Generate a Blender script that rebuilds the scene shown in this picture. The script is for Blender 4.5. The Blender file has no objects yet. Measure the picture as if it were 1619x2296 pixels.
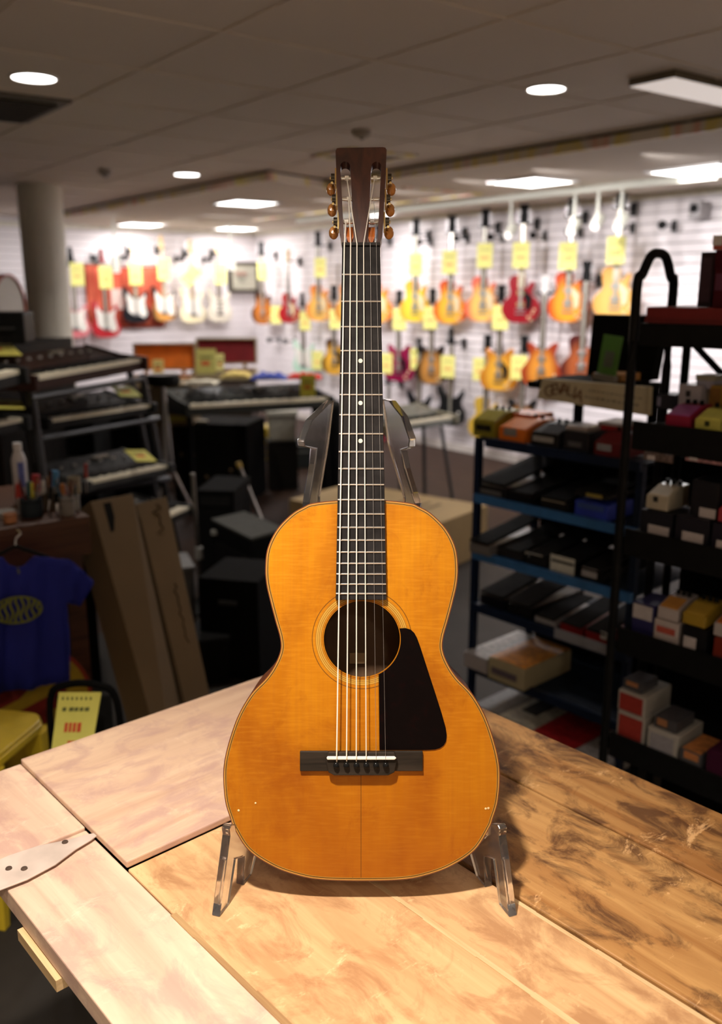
import bpy, math, random
from mathutils import Vector, Matrix
S = bpy.context.scene
C = S.collection
R = math.radians
# ------------------------------------------------------------------ camera
FPX = 2000.0
PHI = math.atan(0.25)
CP, SP = math.cos(PHI), math.sin(PHI)
H = 1.58
cam_d = bpy.data.cameras.new('camera')
cam = bpy.data.objects.new('camera', cam_d)
C.objects.link(cam)
cam.location = (0, 0, H)
cam.rotation_euler = (math.pi/2 - PHI, 0, 0)
cam_d.sensor_fit = 'VERTICAL'
cam_d.sensor_height = 36.0
cam_d.sensor_width = 36.0
cam_d.lens = 36.0 * FPX / 2296.0
cam_d.clip_start = 0.05
cam_d.dof.use_dof = True
cam_d.dof.focus_distance = 1.112
cam_d.dof.aperture_fstop = 3.5
S.camera = cam
S.view_settings.view_transform = 'Standard'
S.view_settings.look = 'None'
S.view_settings.gamma = 1.0
S.view_settings.use_curve_mapping = False
S.view_settings.exposure = 0.25
S.cycles.use_denoising = True
S.cycles.max_bounces = 9
S.cycles.transmission_bounces = 8
S.cycles.sample_clamp_indirect = 6.0
# ------------------------------------------------------------------ world + big lamps
W = bpy.data.worlds.new('World'); S.world = W; W.use_nodes = True
W.node_tree.nodes['Background'].inputs[0].default_value = (1.0, .80, .58, 1)
W.node_tree.nodes['Background'].inputs[1].default_value = 0.06

def ruv(u, v, z=0.0):            # room axes -> world
    return Vector((.6*u + .8*v, -.8*u + .6*v, z))
RZ = math.atan2(-.8, .6)
def lamp(kind, name, loc, energy, color, target=None, **kw):
    d = bpy.data.lights.new(name, kind); d.energy = energy; d.color = color
    for k, v in kw.items(): setattr(d, k, v)
    o = bpy.data.objects.new(name, d); C.objects.link(o); o.location = loc
    if target is not None:
        o.rotation_euler = (Vector(target) - Vector(loc)).to_track_quat('-Z', 'Y').to_euler()
    return o
WARM = (1.0, .87, .70); NEUT = (1.0, .93, .84); COOL = (1.0, .95, .96)
# ceiling downlights close to the camera (the ones that light the table and the guitar)
lamp('SPOT', 'downlight_beam_table', (-.24, .60, 2.33), 142, (1.0, .89, .77), (-.26, .80, .83), spot_size=R(84), spot_blend=1.0, shadow_soft_size=.045)
lamp('SPOT', 'downlight_beam_front', (.45, -.55, 2.33), 15, (1.0, .88, .74), (.05, 1.1, 1.1), spot_size=R(95), spot_blend=.9, shadow_soft_size=.06)
DOWN = [(-3.64, 1.20), (-5.95, 2.96), (-2.62, 2.88)]
for i, (u, v) in enumerate(DOWN):
    p = ruv(u, v, 2.325)
    lamp('AREA', 'downward_beam', ruv(u, v, 2.342), (4, 6, 4)[i], NEUT, (p.x, p.y, 0), shape='DISK', size=.13, spread=R(120))
PANELS = [(-6.95, 4.0, .40), (-9.95, 4.35, .42), (-9.9, 5.55, .42), (-7.2, 5.5, .38), (-4.44, 4.79, .40), (-3.4, 5.2, .48)]
for u, v, s in PANELS:
    p = ruv(u, v, 2.255)
    l = lamp('AREA', 'panel_light', p, 9, COOL, None, shape='SQUARE', size=s)
    l.rotation_euler = (0, 0, RZ)
# unseen lamps added behind the camera to bounce light onto the ceiling
for u, v, e in ((1.7, -.6, 46), (.4, -2.0, 46), (2.2, 1.9, 36)):
    lamp('AREA', 'downward_beam', ruv(u, v, 2.342), e, WARM, ruv(u, v, 0), shape='DISK', size=.16, spread=R(130))
# track spots washing the guitar walls
for i, u in enumerate((-9.6, -8.4, -7.4, -6.4, -5.5, -4.7, -4.0, -3.2)):
    p = ruv(u, 4.25, 2.25)
    lamp('AREA', 'track_beam', p, 5.6, COOL, ruv(u, 6.1, .9), shape='DISK', size=.09, spread=R(100))
for v in (2.9, 3.6, 4.4, 5.2):
    p = ruv(-8.7, v, 2.25)
    lamp('AREA', 'track_beam', p, 3.7, COOL, ruv(-10.4, v, .9), shape='DISK', size=.09, spread=R(100))

# ------------------------------------------------------------------ pixel helpers (turn a photo point into a place in the room)
def ray(x, y):
    a = (x - 809.5)/FPX; b = (1148 - y)/FPX
    return Vector((a, CP + b*SP, -SP + b*CP))
CAM = Vector((0, 0, H))
def onz(x, y, z):
    d = ray(x, y); return CAM + d*((z - H)/d.z)
def onY(x, y, Y):
    d = ray(x, y); return CAM + d*(Y/d.y)
def onpl(x, y, p0, n):
    d = ray(x, y); n = Vector(n); return CAM + d*((Vector(p0) - CAM).dot(n)/d.dot(n))
def onv(x, y, v): return onpl(x, y, ruv(0, v), (.8, .6, 0))
def onu(x, y, u): return onpl(x, y, ruv(u, 0), (.6, -.8, 0))
TR = RZ + R(5)                       # the table and the shelving stand 5 degrees off the room axes
def tst(s, t, z=0.0):
    return Vector((math.cos(TR)*s - math.sin(TR)*t, math.sin(TR)*s + math.cos(TR)*t, z))
def ont(x, y, t):
    return onpl(x, y, tst(0, t), (-math.sin(TR), math.cos(TR), 0))
def to_st(p):
    return (math.cos(TR)*p.x + math.sin(TR)*p.y, -math.sin(TR)*p.x + math.cos(TR)*p.y)

# ------------------------------------------------------------------ materials
def new_mat(name):
    m = bpy.data.materials.new(name); m.use_nodes = True
    return m, m.node_tree.nodes, m.node_tree.links, m.node_tree.nodes['Principled BSDF']
_mc = {}
def M(col, rough=.55, metal=0.0, noise=.12, scale=30.0, coat=0.0, emit=0.0, bump=0.0):
    """plain paint / plastic / cloth with a little procedural variation"""
    key = (tuple(col), rough, metal, noise, scale, coat, emit, bump)
    if key in _mc: return _mc[key]
    m, n, l, b = new_mat('mat')
    b.inputs['Roughness'].default_value = rough
    b.inputs['Metallic'].default_value = metal
    b.inputs['Coat Weight'].default_value = coat
    b.inputs['Coat Roughness'].default_value = .15
    if max(col) < .1 and not metal: b.inputs['Specular IOR Level'].default_value = .07
    tc = n.new('ShaderNodeTexCoord'); nz = n.new('ShaderNodeTexNoise'); nz.inputs['Scale'].default_value = scale
    nz.inputs['Detail'].default_value = 3
    l.new(tc.outputs['Object'], nz.inputs['Vector'])
    cr = n.new('ShaderNodeValToRGB')
    a = [max(0, c*(1-noise)) for c in col]; d = [min(1, c*(1+noise)) for c in col]
    cr.color_ramp.elements[0].color = (*a, 1); cr.color_ramp.elements[0].position = .3
    cr.color_ramp.elements[1].color = (*d, 1); cr.color_ramp.elements[1].position = .7
    l.new(nz.outputs['Fac'], cr.inputs['Fac']); l.new(cr.outputs['Color'], b.inputs['Base Color'])
    if emit:
        b.inputs['Emission Color'].default_value = (*col, 1); b.inputs['Emission Strength'].default_value = emit
    if bump:
        bp = n.new('ShaderNodeBump'); bp.inputs['Strength'].default_value = bump; bp.inputs['Distance'].default_value = .002
        l.new(nz.outputs['Fac'], bp.inputs['Height']); l.new(bp.outputs['Normal'], b.inputs['Normal'])
    _mc[key] = m
    return m
def glass(name, col=(.93, .96, .97), rough=.02):
    m, n, l, b = new_mat(name)
    b.inputs['Base Color'].default_value = (*col, 1); b.inputs['Transmission Weight'].default_value = 1
    b.inputs['IOR'].default_value = 1.49
    nz = n.new('ShaderNodeTexNoise'); nz.inputs['Scale'].default_value = 40
    mp = n.new('ShaderNodeMapRange'); mp.inputs['To Min'].default_value = rough; mp.inputs['To Max'].default_value = rough+.06
    l.new(nz.outputs['Fac'], mp.inputs['Value']); l.new(mp.outputs['Result'], b.inputs['Roughness'])
    return m
def mth(n, l, op, a, b=None, c=None):
    q = n.new('ShaderNodeMath'); q.operation = op
    for i, v in enumerate((a, b, c)):
        if v is None: continue
        if hasattr(v, 'default_value') or hasattr(v, 'links'): l.new(v, q.inputs[i])
        else: q.inputs[i].default_value = v
    return q.outputs[0]
def mixc(n, l, fac, a, b, mode='MIX'):
    q = n.new('ShaderNodeMix'); q.data_type = 'RGBA'; q.blend_type = mode
    for i, v in ((0, fac), (6, a), (7, b)):
        if hasattr(v, 'links'): l.new(v, q.inputs[i])
        elif i == 0: q.inputs[0].default_value = v
        else: q.inputs[i].default_value = (*v, 1)
    return q.outputs[2]
def ramp(n, l, fac, stops):
    q = n.new('ShaderNodeValToRGB'); e = q.color_ramp.elements
    while len(e) < len(stops): e.new(.5)
    for i, (p, c) in enumerate(stops): e[i].position = p; e[i].color = (*c, 1)
    l.new(fac, q.inputs['Fac']); return q.outputs['Color']
def noise(n, l, vec, scale, detail=4, rough=.55, dist=0.0):
    q = n.new('ShaderNodeTexNoise'); q.inputs['Scale'].default_value = scale; q.inputs['Detail'].default_value = detail
    q.inputs['Roughness'].default_value = rough; q.inputs['Distortion'].default_value = dist
    l.new(vec, q.inputs['Vector']); return q.outputs['Fac']
def mapping(n, l, scale, rot=(0, 0, 0), loc=(0, 0, 0)):
    tc = n.new('ShaderNodeTexCoord'); q = n.new('ShaderNodeMapping')
    q.inputs['Scale'].default_value = scale; q.inputs['Rotation'].default_value = rot; q.inputs['Location'].default_value = loc
    l.new(tc.outputs['Object'], q.inputs['Vector']); return q.outputs['Vector']
def setbump(n, l, b, h, s=.3, d=.001):
    q = n.new('ShaderNodeBump'); q.inputs['Strength'].default_value = s; q.inputs['Distance'].default_value = d
    l.new(h, q.inputs['Height']); l.new(q.outputs['Normal'], b.inputs['Normal'])
def wood(name, dark, light, axis='x', scale=1.0, rough=.5, blotch=None, blotch_amt=.5, scratch=0.0, coat=0.0, bump=.2):
    m, n, l, b = new_mat(name)
    st = {'x': (1.2, 16, 16), 'y': (16, 1.2, 16), 'z': (16, 16, 1.2)}[axis]
    v = mapping(n, l, tuple(s*scale for s in st))
    g = noise(n, l, v, 1.6, 6, .6, 1.2)
    col = ramp(n, l, g, [(.32, dark), (.68, light)])
    v2 = mapping(n, l, tuple(s*scale*.35 for s in st))
    if blotch:
        v3 = mapping(n, l, {'x': (5.5, 9, 9), 'y': (9, 5.5, 9), 'z': (7, 7, 3)}[axis])
        f = noise(n, l, v3, 2.2, 8, .68, .6)
        f = mth(n, l, 'MULTIPLY', ramp(n, l, f, [(.47, (0, 0, 0)), (.62, (1, 1, 1))]), blotch_amt)
        col = mixc(n, l, f, col, blotch)
    if scratch:
        v4 = mapping(n, l, {'x': (5, 2.2, 4), 'y': (2.2, 5, 4), 'z': (4, 4, 5)}[axis], rot=(0, 0, .6))
        f = noise(n, l, v4, 5, 7, .75, .4)
        f = mth(n, l, 'MULTIPLY', ramp(n, l, f, [(.60, (0, 0, 0)), (.68, (1, 1, 1))]), scratch)
        col = mixc(n, l, f, col, tuple(min(1, c*1.35+.08) for c in light))
    l.new(col, b.inputs['Base Color'])
    b.inputs['Roughness'].default_value = rough; b.inputs['Coat Weight'].default_value = coat
    b.inputs['Coat Roughness'].default_value = .25
    setbump(n, l, b, g, bump)
    return m
# ------------------------------------------------------------------ mesh builder
def catmull(pts, k=6, closed=True):
    P = [Vector(p) for p in pts]; n = len(P); out = []
    rng = range(n) if closed else range(n-1)
    for i in rng:
        if closed: a, b, c, d = P[i-1], P[i], P[(i+1) % n], P[(i+2) % n]
        else: a, b, c, d = P[max(i-1, 0)], P[i], P[i+1], P[min(i+2, n-1)]
        for j in range(k):
            t = j/k
            out.append(.5*((2*b) + (c-a)*t + (2*a-5*b+4*c-d)*t*t + (3*b-a-3*c+d)*t*t*t))
    if not closed: out.append(P[-1])
    return out
class MB:
    def __init__(s): s.v = []; s.f = []; s.mi = []; s.m = 0; s.T = Matrix.Identity(4)
    def add(s, vs, fs):
        o = len(s.v); s.v += [tuple(s.T @ Vector(p)) for p in vs]
        for f in fs: s.f.append([i+o for i in f]); s.mi.append(s.m)
        return s
    def box(s, x0, x1, y0, y1, z0, z1):
        return s.add([(x0,y0,z0),(x1,y0,z0),(x1,y1,z0),(x0,y1,z0),(x0,y0,z1),(x1,y0,z1),(x1,y1,z1),(x0,y1,z1)],
                     [(0,3,2,1),(4,5,6,7),(0,1,5,4),(1,2,6,5),(2,3,7,6),(3,0,4,7)])
    def hexa(s, q0, q1):      # two quads of 4 points each
        return s.add(list(q0)+list(q1), [(0,3,2,1),(4,5,6,7),(0,1,5,4),(1,2,6,5),(2,3,7,6),(3,0,4,7)])
    def prism(s, poly, y0, y1, plane='xz'):
        n = len(poly)
        if plane == 'xz': a = [(p[0], y0, p[1]) for p in poly]; b = [(p[0], y1, p[1]) for p in poly]
        elif plane == 'xy': a = [(p[0], p[1], y0) for p in poly]; b = [(p[0], p[1], y1) for p in poly]
        else: a = [(y0, p[0], p[1]) for p in poly]; b = [(y1, p[0], p[1]) for p in poly]
        fs = [tuple(range(n)), tuple(range(2*n-1, n-1, -1))]
        for i in range(n):
            j = (i+1) % n; fs.append((i, i+n, j+n, j))
        return s.add(a+b, fs)
    def tube(s, pts, r, seg=10, r1=None, cap=True):
        P = [Vector(p) for p in pts]; n = len(P); rings = []
        up = Vector((0, 0, 1))
        for i, p in enumerate(P):
            d = (P[min(i+1, n-1)] - P[max(i-1, 0)]).normalized()
            a = d.cross(up)
            if a.length < 1e-3: a = d.cross(Vector((1, 0, 0)))
            a.normalize(); b = d.cross(a).normalized()
            if i and (rings[-1][1].dot(a) < 0): a, b = -a, -b
            rings.append((p, a, b))
        vs = []
        for i, (p, a, b) in enumerate(rings):
            rr = r if r1 is None else r + (r1-r)*i/(n-1)
            for k in range(seg):
                t = 2*math.pi*k/seg; vs.append(p + a*rr*math.cos(t) + b*rr*math.sin(t))
        fs = []
        for i in range(n-1):
            for k in range(seg):
                j = (k+1) % seg; fs.append((i*seg+k, i*seg+j, (i+1)*seg+j, (i+1)*seg+k))
        if cap: fs += [tuple(range(seg-1, -1, -1)), tuple((n-1)*seg+k for k in range(seg))]
        return s.add(vs, fs)
    def lathe(s, prof, c=(0, 0, 0), axis='z', seg=24, ring=False):
        vs = []; n = len(prof)
        for (r, h) in prof:
            for k in range(seg):
                t = 2*math.pi*k/seg; a, b = r*math.cos(t), r*math.sin(t)
                p = {'z': (a, b, h), 'y': (a, h, b), 'x': (h, a, b)}[axis]
                vs.append((p[0]+c[0], p[1]+c[1], p[2]+c[2]))
        fs = []
        for i in range(n if ring else n-1):
            for k in range(seg):
                j = (k+1) % seg; i2 = (i+1) % n; fs.append((i*seg+k, i*seg+j, i2*seg+j, i2*seg+k))
        if not ring: fs += [tuple(range(seg-1, -1, -1)), tuple((n-1)*seg+k for k in range(seg))]
        return s.add(vs, fs)
    def build(s, name, mats, parent=None, bevel=0.0, smooth=False, seg=2, loc=None):
        me = bpy.data.meshes.new(name); me.from_pydata(s.v, [], s.f)
        if not isinstance(mats, (list, tuple)): mats = [mats]
        for m in mats: me.materials.append(m)
        for p, i in zip(me.polygons, s.mi): p.material_index = i
        import bmesh
        bm = bmesh.new(); bm.from_mesh(me); bmesh.ops.recalc_face_normals(bm, faces=bm.faces); bm.to_mesh(me); bm.free()
        if smooth:
            for p in me.polygons: p.use_smooth = True
            try: me.set_sharp_from_angle(angle=R(40))
            except Exception: pass
        me.update()
        o = bpy.data.objects.new(name, me); C.objects.link(o)
        if parent is not None: o.parent = parent
        if loc is not None: o.location = loc
        if bevel:
            bv = o.modifiers.new('bevel', 'BEVEL'); bv.width = bevel; bv.segments = seg; bv.limit_method = 'ANGLE'; bv.angle_limit = R(40)
        return o
def tag(o, label, cat, group=None):
    o['label'] = label; o['category'] = cat
    if group: o['group'] = group
    return o
def thing(name, label, cat, loc=(0, 0, 0), rotz=0.0, group=None, rot=None):
    o = bpy.data.objects.new(name, None); C.objects.link(o); o.empty_display_size = .05
    o.location = loc; o.rotation_euler = rot if rot else (0, 0, rotz)
    return tag(o, label, cat, group)
def struct(o): o['kind'] = 'structure'; return o
def text(body, size, mat, parent, loc, rot=(math.pi/2, 0, 0), name='lettering', sx=1.0, ext=.0008, align='CENTER'):
    cu = bpy.data.curves.new(name, 'FONT'); cu.body = body; cu.size = size; cu.extrude = ext; cu.align_x = align; cu.align_y = 'CENTER'
    cu.materials.append(mat); co = bpy.data.objects.new(name, cu); C.objects.link(co); bpy.context.view_layer.update()
    me = bpy.data.meshes.new_from_object(co.evaluated_get(bpy.context.evaluated_depsgraph_get())); me.name = name
    bpy.data.objects.remove(co); o = bpy.data.objects.new(name, me); C.objects.link(o)
    o.location = loc; o.rotation_euler = rot; o.scale = (sx, 1, 1); o.parent = parent
    return o
BLACK = M((.012, .012, .012), .45); BLACKM = M((.006, .006, .006), .8); DGREY = M((.05, .05, .05), .6)
WHITE = M((.8, .79, .77), .5, noise=.03); CREAM = M((.62, .56, .40), .5, noise=.05); YELLOW = M((.86, .82, .22), .6, noise=.04)
STEEL = M((.55, .55, .56), .28, 1.0); BRASS = M((.62, .47, .2), .3, 1.0)
# ================================================================== THE SETTING
def rootuv(): return (0, 0, RZ)
def sroom(mb, name, mat, **k):
    o = mb.build(name, mat, **k); o.rotation_euler = (0, 0, RZ); return struct(o)
# floor
m, n, l, b = new_mat('floor_boards')
v = mapping(n, l, (1, 9, 1)); g = noise(n, l, v, 3, 5)
l.new(ramp(n, l, g, [(.3, (.028, .015, .010)), (.7, (.055, .031, .021))]), b.inputs['Base Color']); b.inputs['Roughness'].default_value = .6; b.inputs['Specular IOR Level'].default_value = .15
fb = m
m, n, l, b = new_mat('floor_concrete')
g = noise(n, l, mapping(n, l, (1, 1, 1)), 2.2, 8, .65)
l.new(ramp(n, l, g, [(.3, (.026, .023, .020)), (.7, (.050, .043, .037))]), b.inputs['Base Color']); b.inputs['Roughness'].default_value = .6; b.inputs['Specular IOR Level'].default_value = .2
fc = m
sroom(MB().box(-10.6, -3.9, -6.0, 6.3, -.10, 0), 'floor', fb)
sroom(MB().box(-3.9, .1, -6.0, 6.3, -.10, 0), 'floor', fc)
sroom(MB().box(.1, 5.0, -6.0, 6.3, -.10, 0), 'floor', M((.55, .50, .45), .6, noise=.05, scale=4))  # unseen floor section added, pale so it bounces light up to the ceiling
# slat walls: boards with real grooves between them in front of a backing panel
wallm = M((.80, .75, .76), .45, noise=.02, scale=3)
groove = M((.36, .33, .33), .6, noise=.03)
mb = MB()
for i in range(31):
    z = .02 + i*.076
    mb.m = 0; mb.box(-10.42, 5.0, 6.10, 6.125, z, z+.0685)
mb.m = 1; mb.box(-10.42, 5.0, 6.125, 6.2, 0, 2.4)
sroom(mb, 'wall_right', [wallm, groove])
mb = MB()
for i in range(31):
    z = .02 + i*.076
    mb.m = 0; mb.box(-10.445, -10.42, -6.0, 6.1, z, z+.0685)
mb.m = 1; mb.box(-10.52, -10.445, -6.0, 6.1, 0, 2.4)
sroom(mb, 'wall_left', [wallm, groove])
sroom(MB().box(-10.42, 1.2, 6.085, 6.10, 0, .07), 'baseboard_right', M((.6, .55, .5), .5))
# ceiling: the near slab is 6 cm lower edge to the recessed far part
ceilm = M((.80, .71, .62), .8, noise=.015, scale=1.0)
EDGE = [(-10.42, 3.30), (-5.42, 3.30), (-5.62, 3.93), (5.0, 3.93), (5.0, -6.0), (-10.42, -6.0)]
def xy(poly): return [(p[0], p[1]) for p in poly]
sroom(MB().prism(xy(EDGE), 2.35, 2.45, 'xy'), 'ceiling', ceilm)
far = [(-10.42, 3.34), (-5.46, 3.34), (-5.66, 3.97), (5.0, 3.97), (5.0, 6.1), (-10.42, 6.1)]
sroom(MB().prism(xy(far), 2.29, 2.45, 'xy'), 'ceiling', M((.78, .70, .60), .8, noise=.02, scale=1.0))
mb = MB()                                    # slim bars of the tile grid
for k in range(-11, 13):
    u = -2.674 + .62*k
    if u > -10.3: mb.box(u-.006, u+.006, -6.0, 3.30 if u < -5.5 else 3.93, 2.346, 2.352)
for k in range(-12, 5):
    vv = 1.473 + .6*k
    mb.box(-10.4, 5.0, vv-.006, vv+.006, 2.3465, 2.352)
sroom(mb, 'trim_1', ceilm)
# printed border running along the step of the ceiling
m, n, l, b = new_mat('border_print')
f = noise(n, l, mapping(n, l, (2.2, 2.2, .5)), 1.6, 2)
l.new(ramp(n, l, f, [(.40, (.9, .82, .70)), (.48, (.90, .74, .22)), (.53, (.88, .82, .74)), (.60, (.90, .52, .38)), (.66, (.9, .82, .7))]), b.inputs['Base Color'])
bp = m
path = [(-10.42, 3.30), (-5.42, 3.30), (-5.62, 3.93), (1.2, 3.93)]
mb = MB()
for (a, c) in zip(path, path[1:]):
    a = Vector((*a, 0)); c = Vector((*c, 0)); d = (c-a).normalized(); nn = Vector((-d.y, d.x, 0))
    a = a + nn*.002; c = c + nn*.002
    q = [a, c, c + nn*.03, a + nn*.03]
    mb.m = 0; mb.hexa([(p.x, p.y, 2.287) for p in q], [(p.x, p.y, 2.337) for p in q])
    mb.m = 1; q = [a + nn*.012, c + nn*.012, c + nn*.03, a + nn*.03]; mb.hexa([(p.x, p.y, 2.337) for p in q], [(p.x, p.y, 2.352) for p in q])  # recess coloured dark to paint the shadow line above the border
sroom(mb, 'trim_2', [bp, M((.10, .085, .07), .8)])
# second, fainter border ring on the far ceiling
mb = MB()
mb.box(-8.6, -5.2, 5.02, 5.06, 2.278, 2.291); mb.box(-5.24, -5.2, 4.3, 5.02, 2.278, 2.291)
sroom(mb, 'trim_3', bp)
# top rail of the wall
sroom(MB().box(-10.42, 1.2, 6.06, 6.10, 2.245, 2.29), 'trim_4', M((.72, .68, .56), .5))
sroom(MB().box(-10.42, -10.38, -1.0, 6.06, 2.245, 2.29), 'trim_5', M((.72, .68, .56), .5))
# round column
o = MB().lathe([(.165, 0), (.165, 2.35)], (-7.25, 2.36, 0), seg=40).build('wall_column', M((.72, .69, .60), .6, noise=.03), smooth=True)
o.rotation_euler = (0, 0, RZ); struct(o)
o['label'] = 'round white column rising behind the keyboard stands'

# ---- ceiling fittings
GLOW = M((1, .97, .94), .5, noise=0, emit=8.0)
for (u, v), r, lab in zip(DOWN, (.078, .083, .072), ('round glowing downlight at the far left of the ceiling beside the square air vent',
        'small round glowing downlight over the column and keyboards', 'round glowing downlight at right near the hanging light box')):
    p = ruv(u, v, 2.35); t = thing('downlight', lab, 'ceiling light', p, 0, 'round recessed downlights')
    MB().lathe([(r, -.004), (r, -.001)], seg=32).build('glowing_disc', GLOW, t)
    MB().lathe([(r+.001, -.0005), (r+.001, -.007), (r+.011, -.004), (r+.012, -.0005)], seg=32, ring=True).build('trim_ring', WHITE, t, smooth=True)
labs = ['square glowing panel nearest left of the guitar headstock', 'square glowing panel furthest left over the left guitar wall',
        'square glowing panel over the corner of the two guitar walls', 'square glowing panel just right of the guitar headstock',
        'square glowing panel in the middle of the right ceiling', 'square glowing panel cut by the right edge of the photo']
PGLOW = M((1, .98, .96), .5, noise=0, emit=7.0)
for (u, v, s), lab in zip(PANELS, labs):
    t = thing('ceiling_panel_light', lab, 'ceiling light', ruv(u, v, 2.29), RZ, 'square panel lights in the far ceiling'); h = s/2
    MB().box(-h, h, -h, h, -.008, -.001).build('diffuser', PGLOW, t)
    mb = MB()
    for a in (-1, 1):
        mb.box(-h-.02, h+.02, a*(h+.01)-.01, a*(h+.01)+.01, -.012, 0); mb.box(a*(h+.01)-.01, a*(h+.01)+.01, -h, h, -.012, 0)
    mb.build('frame', WHITE, t)
# dark square vent on the left
t = thing('air_vent', 'dark square air vent in the ceiling at the left edge', 'air vent', ruv(-4.27, 1.16, 2.35), RZ)
mb = MB(); mb.box(-.30, .30, -.30, .30, -.012, 0); mb.build('frame', M((.16, .14, .11), .6), t)
mb = MB()
for k in range(9): mb.box(-.26+.058*k, -.235+.058*k, -.26, .26, -.022, -.0125)
mb.build('louvre', M((.05, .042, .03), .6), t)
MB().lathe([(.035, -.03), (.045, -.0225)], (.02, -.12, 0), seg=18).build('sensor', WHITE, t)
# hanging light box on the right
c = onz(1410, 190, 2.33)
s0, t0 = .6*c.x - .8*c.y, .8*c.x + .6*c.y
t = thing('light_box', 'shallow pale rectangular light box under the ceiling at upper right', 'light box', ruv(s0, t0, 2.35), RZ)
MB().box(0, .20, 0, .80, -.026, 0).build('casing', M((.16, .13, .09), .6), t)
MB().box(.004, .196, .004, .796, -.029, -.0262).build('diffuser', M((.9, .8, .74), .5, emit=.45, noise=.02), t)
# square vent with a pale rim behind the headstock
t = thing('ceiling_speaker', 'square speaker grille with a pale printed rim above the guitar headstock', 'ceiling speaker', ruv(-4.50, 3.40, 2.35), RZ)
MB().box(-.17, .17, -.2, .2, -.008, 0).build('grille', M((.25, .21, .17), .7), t)
mb = MB()
for a in (-1, 1):
    mb.box(-.21, .21, a*.225-.02, a*.225+.02, -.015, 0); mb.box(a*.19-.02, a*.19+.02, -.205, .205, -.015, 0)
mb.build('rim', bp, t)
t = thing('smoke_detector', 'small round smoke detector on the ceiling above the headstock', 'smoke detector', ruv(-3.84, 2.885, 2.35))
MB().lathe([(.05, 0), (.05, -.018), (.03, -.034), (.008, -.036)], seg=24).build('housing', M((.5, .44, .36), .6), t, smooth=True)
MB().lathe([(.012, -.036), (.006, -.042)], seg=12).build('test_button', DGREY, t)
t = thing('smoke_detector', 'tiny round detector on the ceiling left of the small downlight', 'smoke detector', ruv(-6.06, 2.42, 2.35))
MB().lathe([(.045, 0), (.045, -.02), (.02, -.045)], seg=24).build('housing', M((.42, .39, .37), .6), t, smooth=True)
MB().lathe([(.012, -.045), (.006, -.05)], seg=12).build('test_button', DGREY, t)
# track lights on the right wall side
LW = M((.60, .60, .52), .5, noise=.02)
o = MB().box(-8.2, -3.4, 5.30, 5.335, 2.245, 2.2895).build('lighting_track', LW); o.rotation_euler = (0, 0, RZ)
tag(o, 'long white lighting track above the right guitar wall', 'lighting track')
for (px, py, lab, ln) in ((1287, 500, 'white track spotlight above the orange guitar left of the black case lid', .13),
                      (1340, 488, 'white track spotlight between the two rightmost wall guitars', .12),
                      (1392, 488, 'white track spotlight above the pale natural wood guitar', .14),
                      (1145, 510, 'white track spotlight above the wine red single-cut guitar', .12)):
    p = onv(px, py, 5.32); t = thing('track_spotlight', lab, 'track spotlight', (p.x, p.y, 2.255), RZ + R(20), 'white track spotlights')
    d = 2.255 - p.z
    MB().lathe([(.012, -d-.02), (.012, 0)], seg=12).build('stem', LW, t)
    mb = MB(); mb.T = Matrix.Translation((0, 0, -d-.03)) @ Matrix.Rotation(R(-55), 4, 'X')
    mb.lathe([(.036, -ln/2), (.04, ln/2-.02), (.04, ln/2)], seg=20).build('lamp_head', LW, t, smooth=True)
    mb = MB(); mb.T = Matrix.Translation((0, 0, -d-.03)) @ Matrix.Rotation(R(-55), 4, 'X')
    mb.lathe([(.03, -ln/2-.004), (.03, -ln/2-.001)], seg=20).build('lens', M((1, .95, .9), .4, emit=.5, noise=0), t)
for (px, py, lab) in ((258, 575, 'white track spotlight over the red banner'), (518, 572, 'white track spotlight beside the framed grey sign')):
    p = onu(px, py, -9.4); t = thing('track_spotlight', lab, 'track spotlight', (p.x, p.y, 2.29), R(40), 'white track spotlights')
    d = 2.29 - p.z
    MB().lathe([(.014, -d), (.014, 0)], seg=12).build('stem', LW, t)
    MB().lathe([(.045, -d-.16), (.05, -d)], seg=20).build('lamp_head', LW, t, smooth=True)
    MB().lathe([(.04, -d-.166), (.04, -d-.161)], seg=20).build('lens', M((1, .95, .9), .4, emit=.5, noise=0), t)
t = thing('security_camera', 'small grey box camera high on the wall above the black arch', 'camera', onv(1568, 468, 6.02), RZ)
MB().box(-.05, .05, -.06, .075, -.07, .05).build('housing', M((.35, .33, .33), .5), t, bevel=.01)
MB().lathe([(.03, -.075), (.03, -.061)], axis='y', seg=16).build('lens', BLACK, t)
# ================================================================== TABLE
TZ = H - .748
PALE = wood('pale_boards', (.58, .38, .28), (.78, .57, .42), 'x', .8, .5, (.46, .27, .24), .55, .25)
PALEV = wood('pale_boards_cross', (.56, .36, .25), (.74, .53, .37), 'y', .8, .5, (.46, .28, .25), .6, .2)
BROWN = wood('worn_boards', (.33, .145, .042), (.57, .32, .115), 'x', .8, .5, (.08, .03, .012), .85, .75, bump=.5)
MIDW = wood('middle_boards', (.50, .28, .13), (.76, .49, .25), 'x', .8, .45, (.34, .16, .07), .7, .5, bump=.4)
EDGEW = wood('board_edge', (.30, .17, .07), (.52, .33, .15), 'x', 1.5, .6)
CHIP = wood('chipped_edge', (.52, .34, .16), (.68, .48, .26), 'x', 2.5, .6)
root = thing('workbench_table', 'worn wooden table of wide boards under the acoustic guitar', 'table', (0, 0, 0), TR)
def bd(s0, s1, t0, t1, z0, z1): return MB().box(s0, s1, t0, t1, z0, z1)
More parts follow.
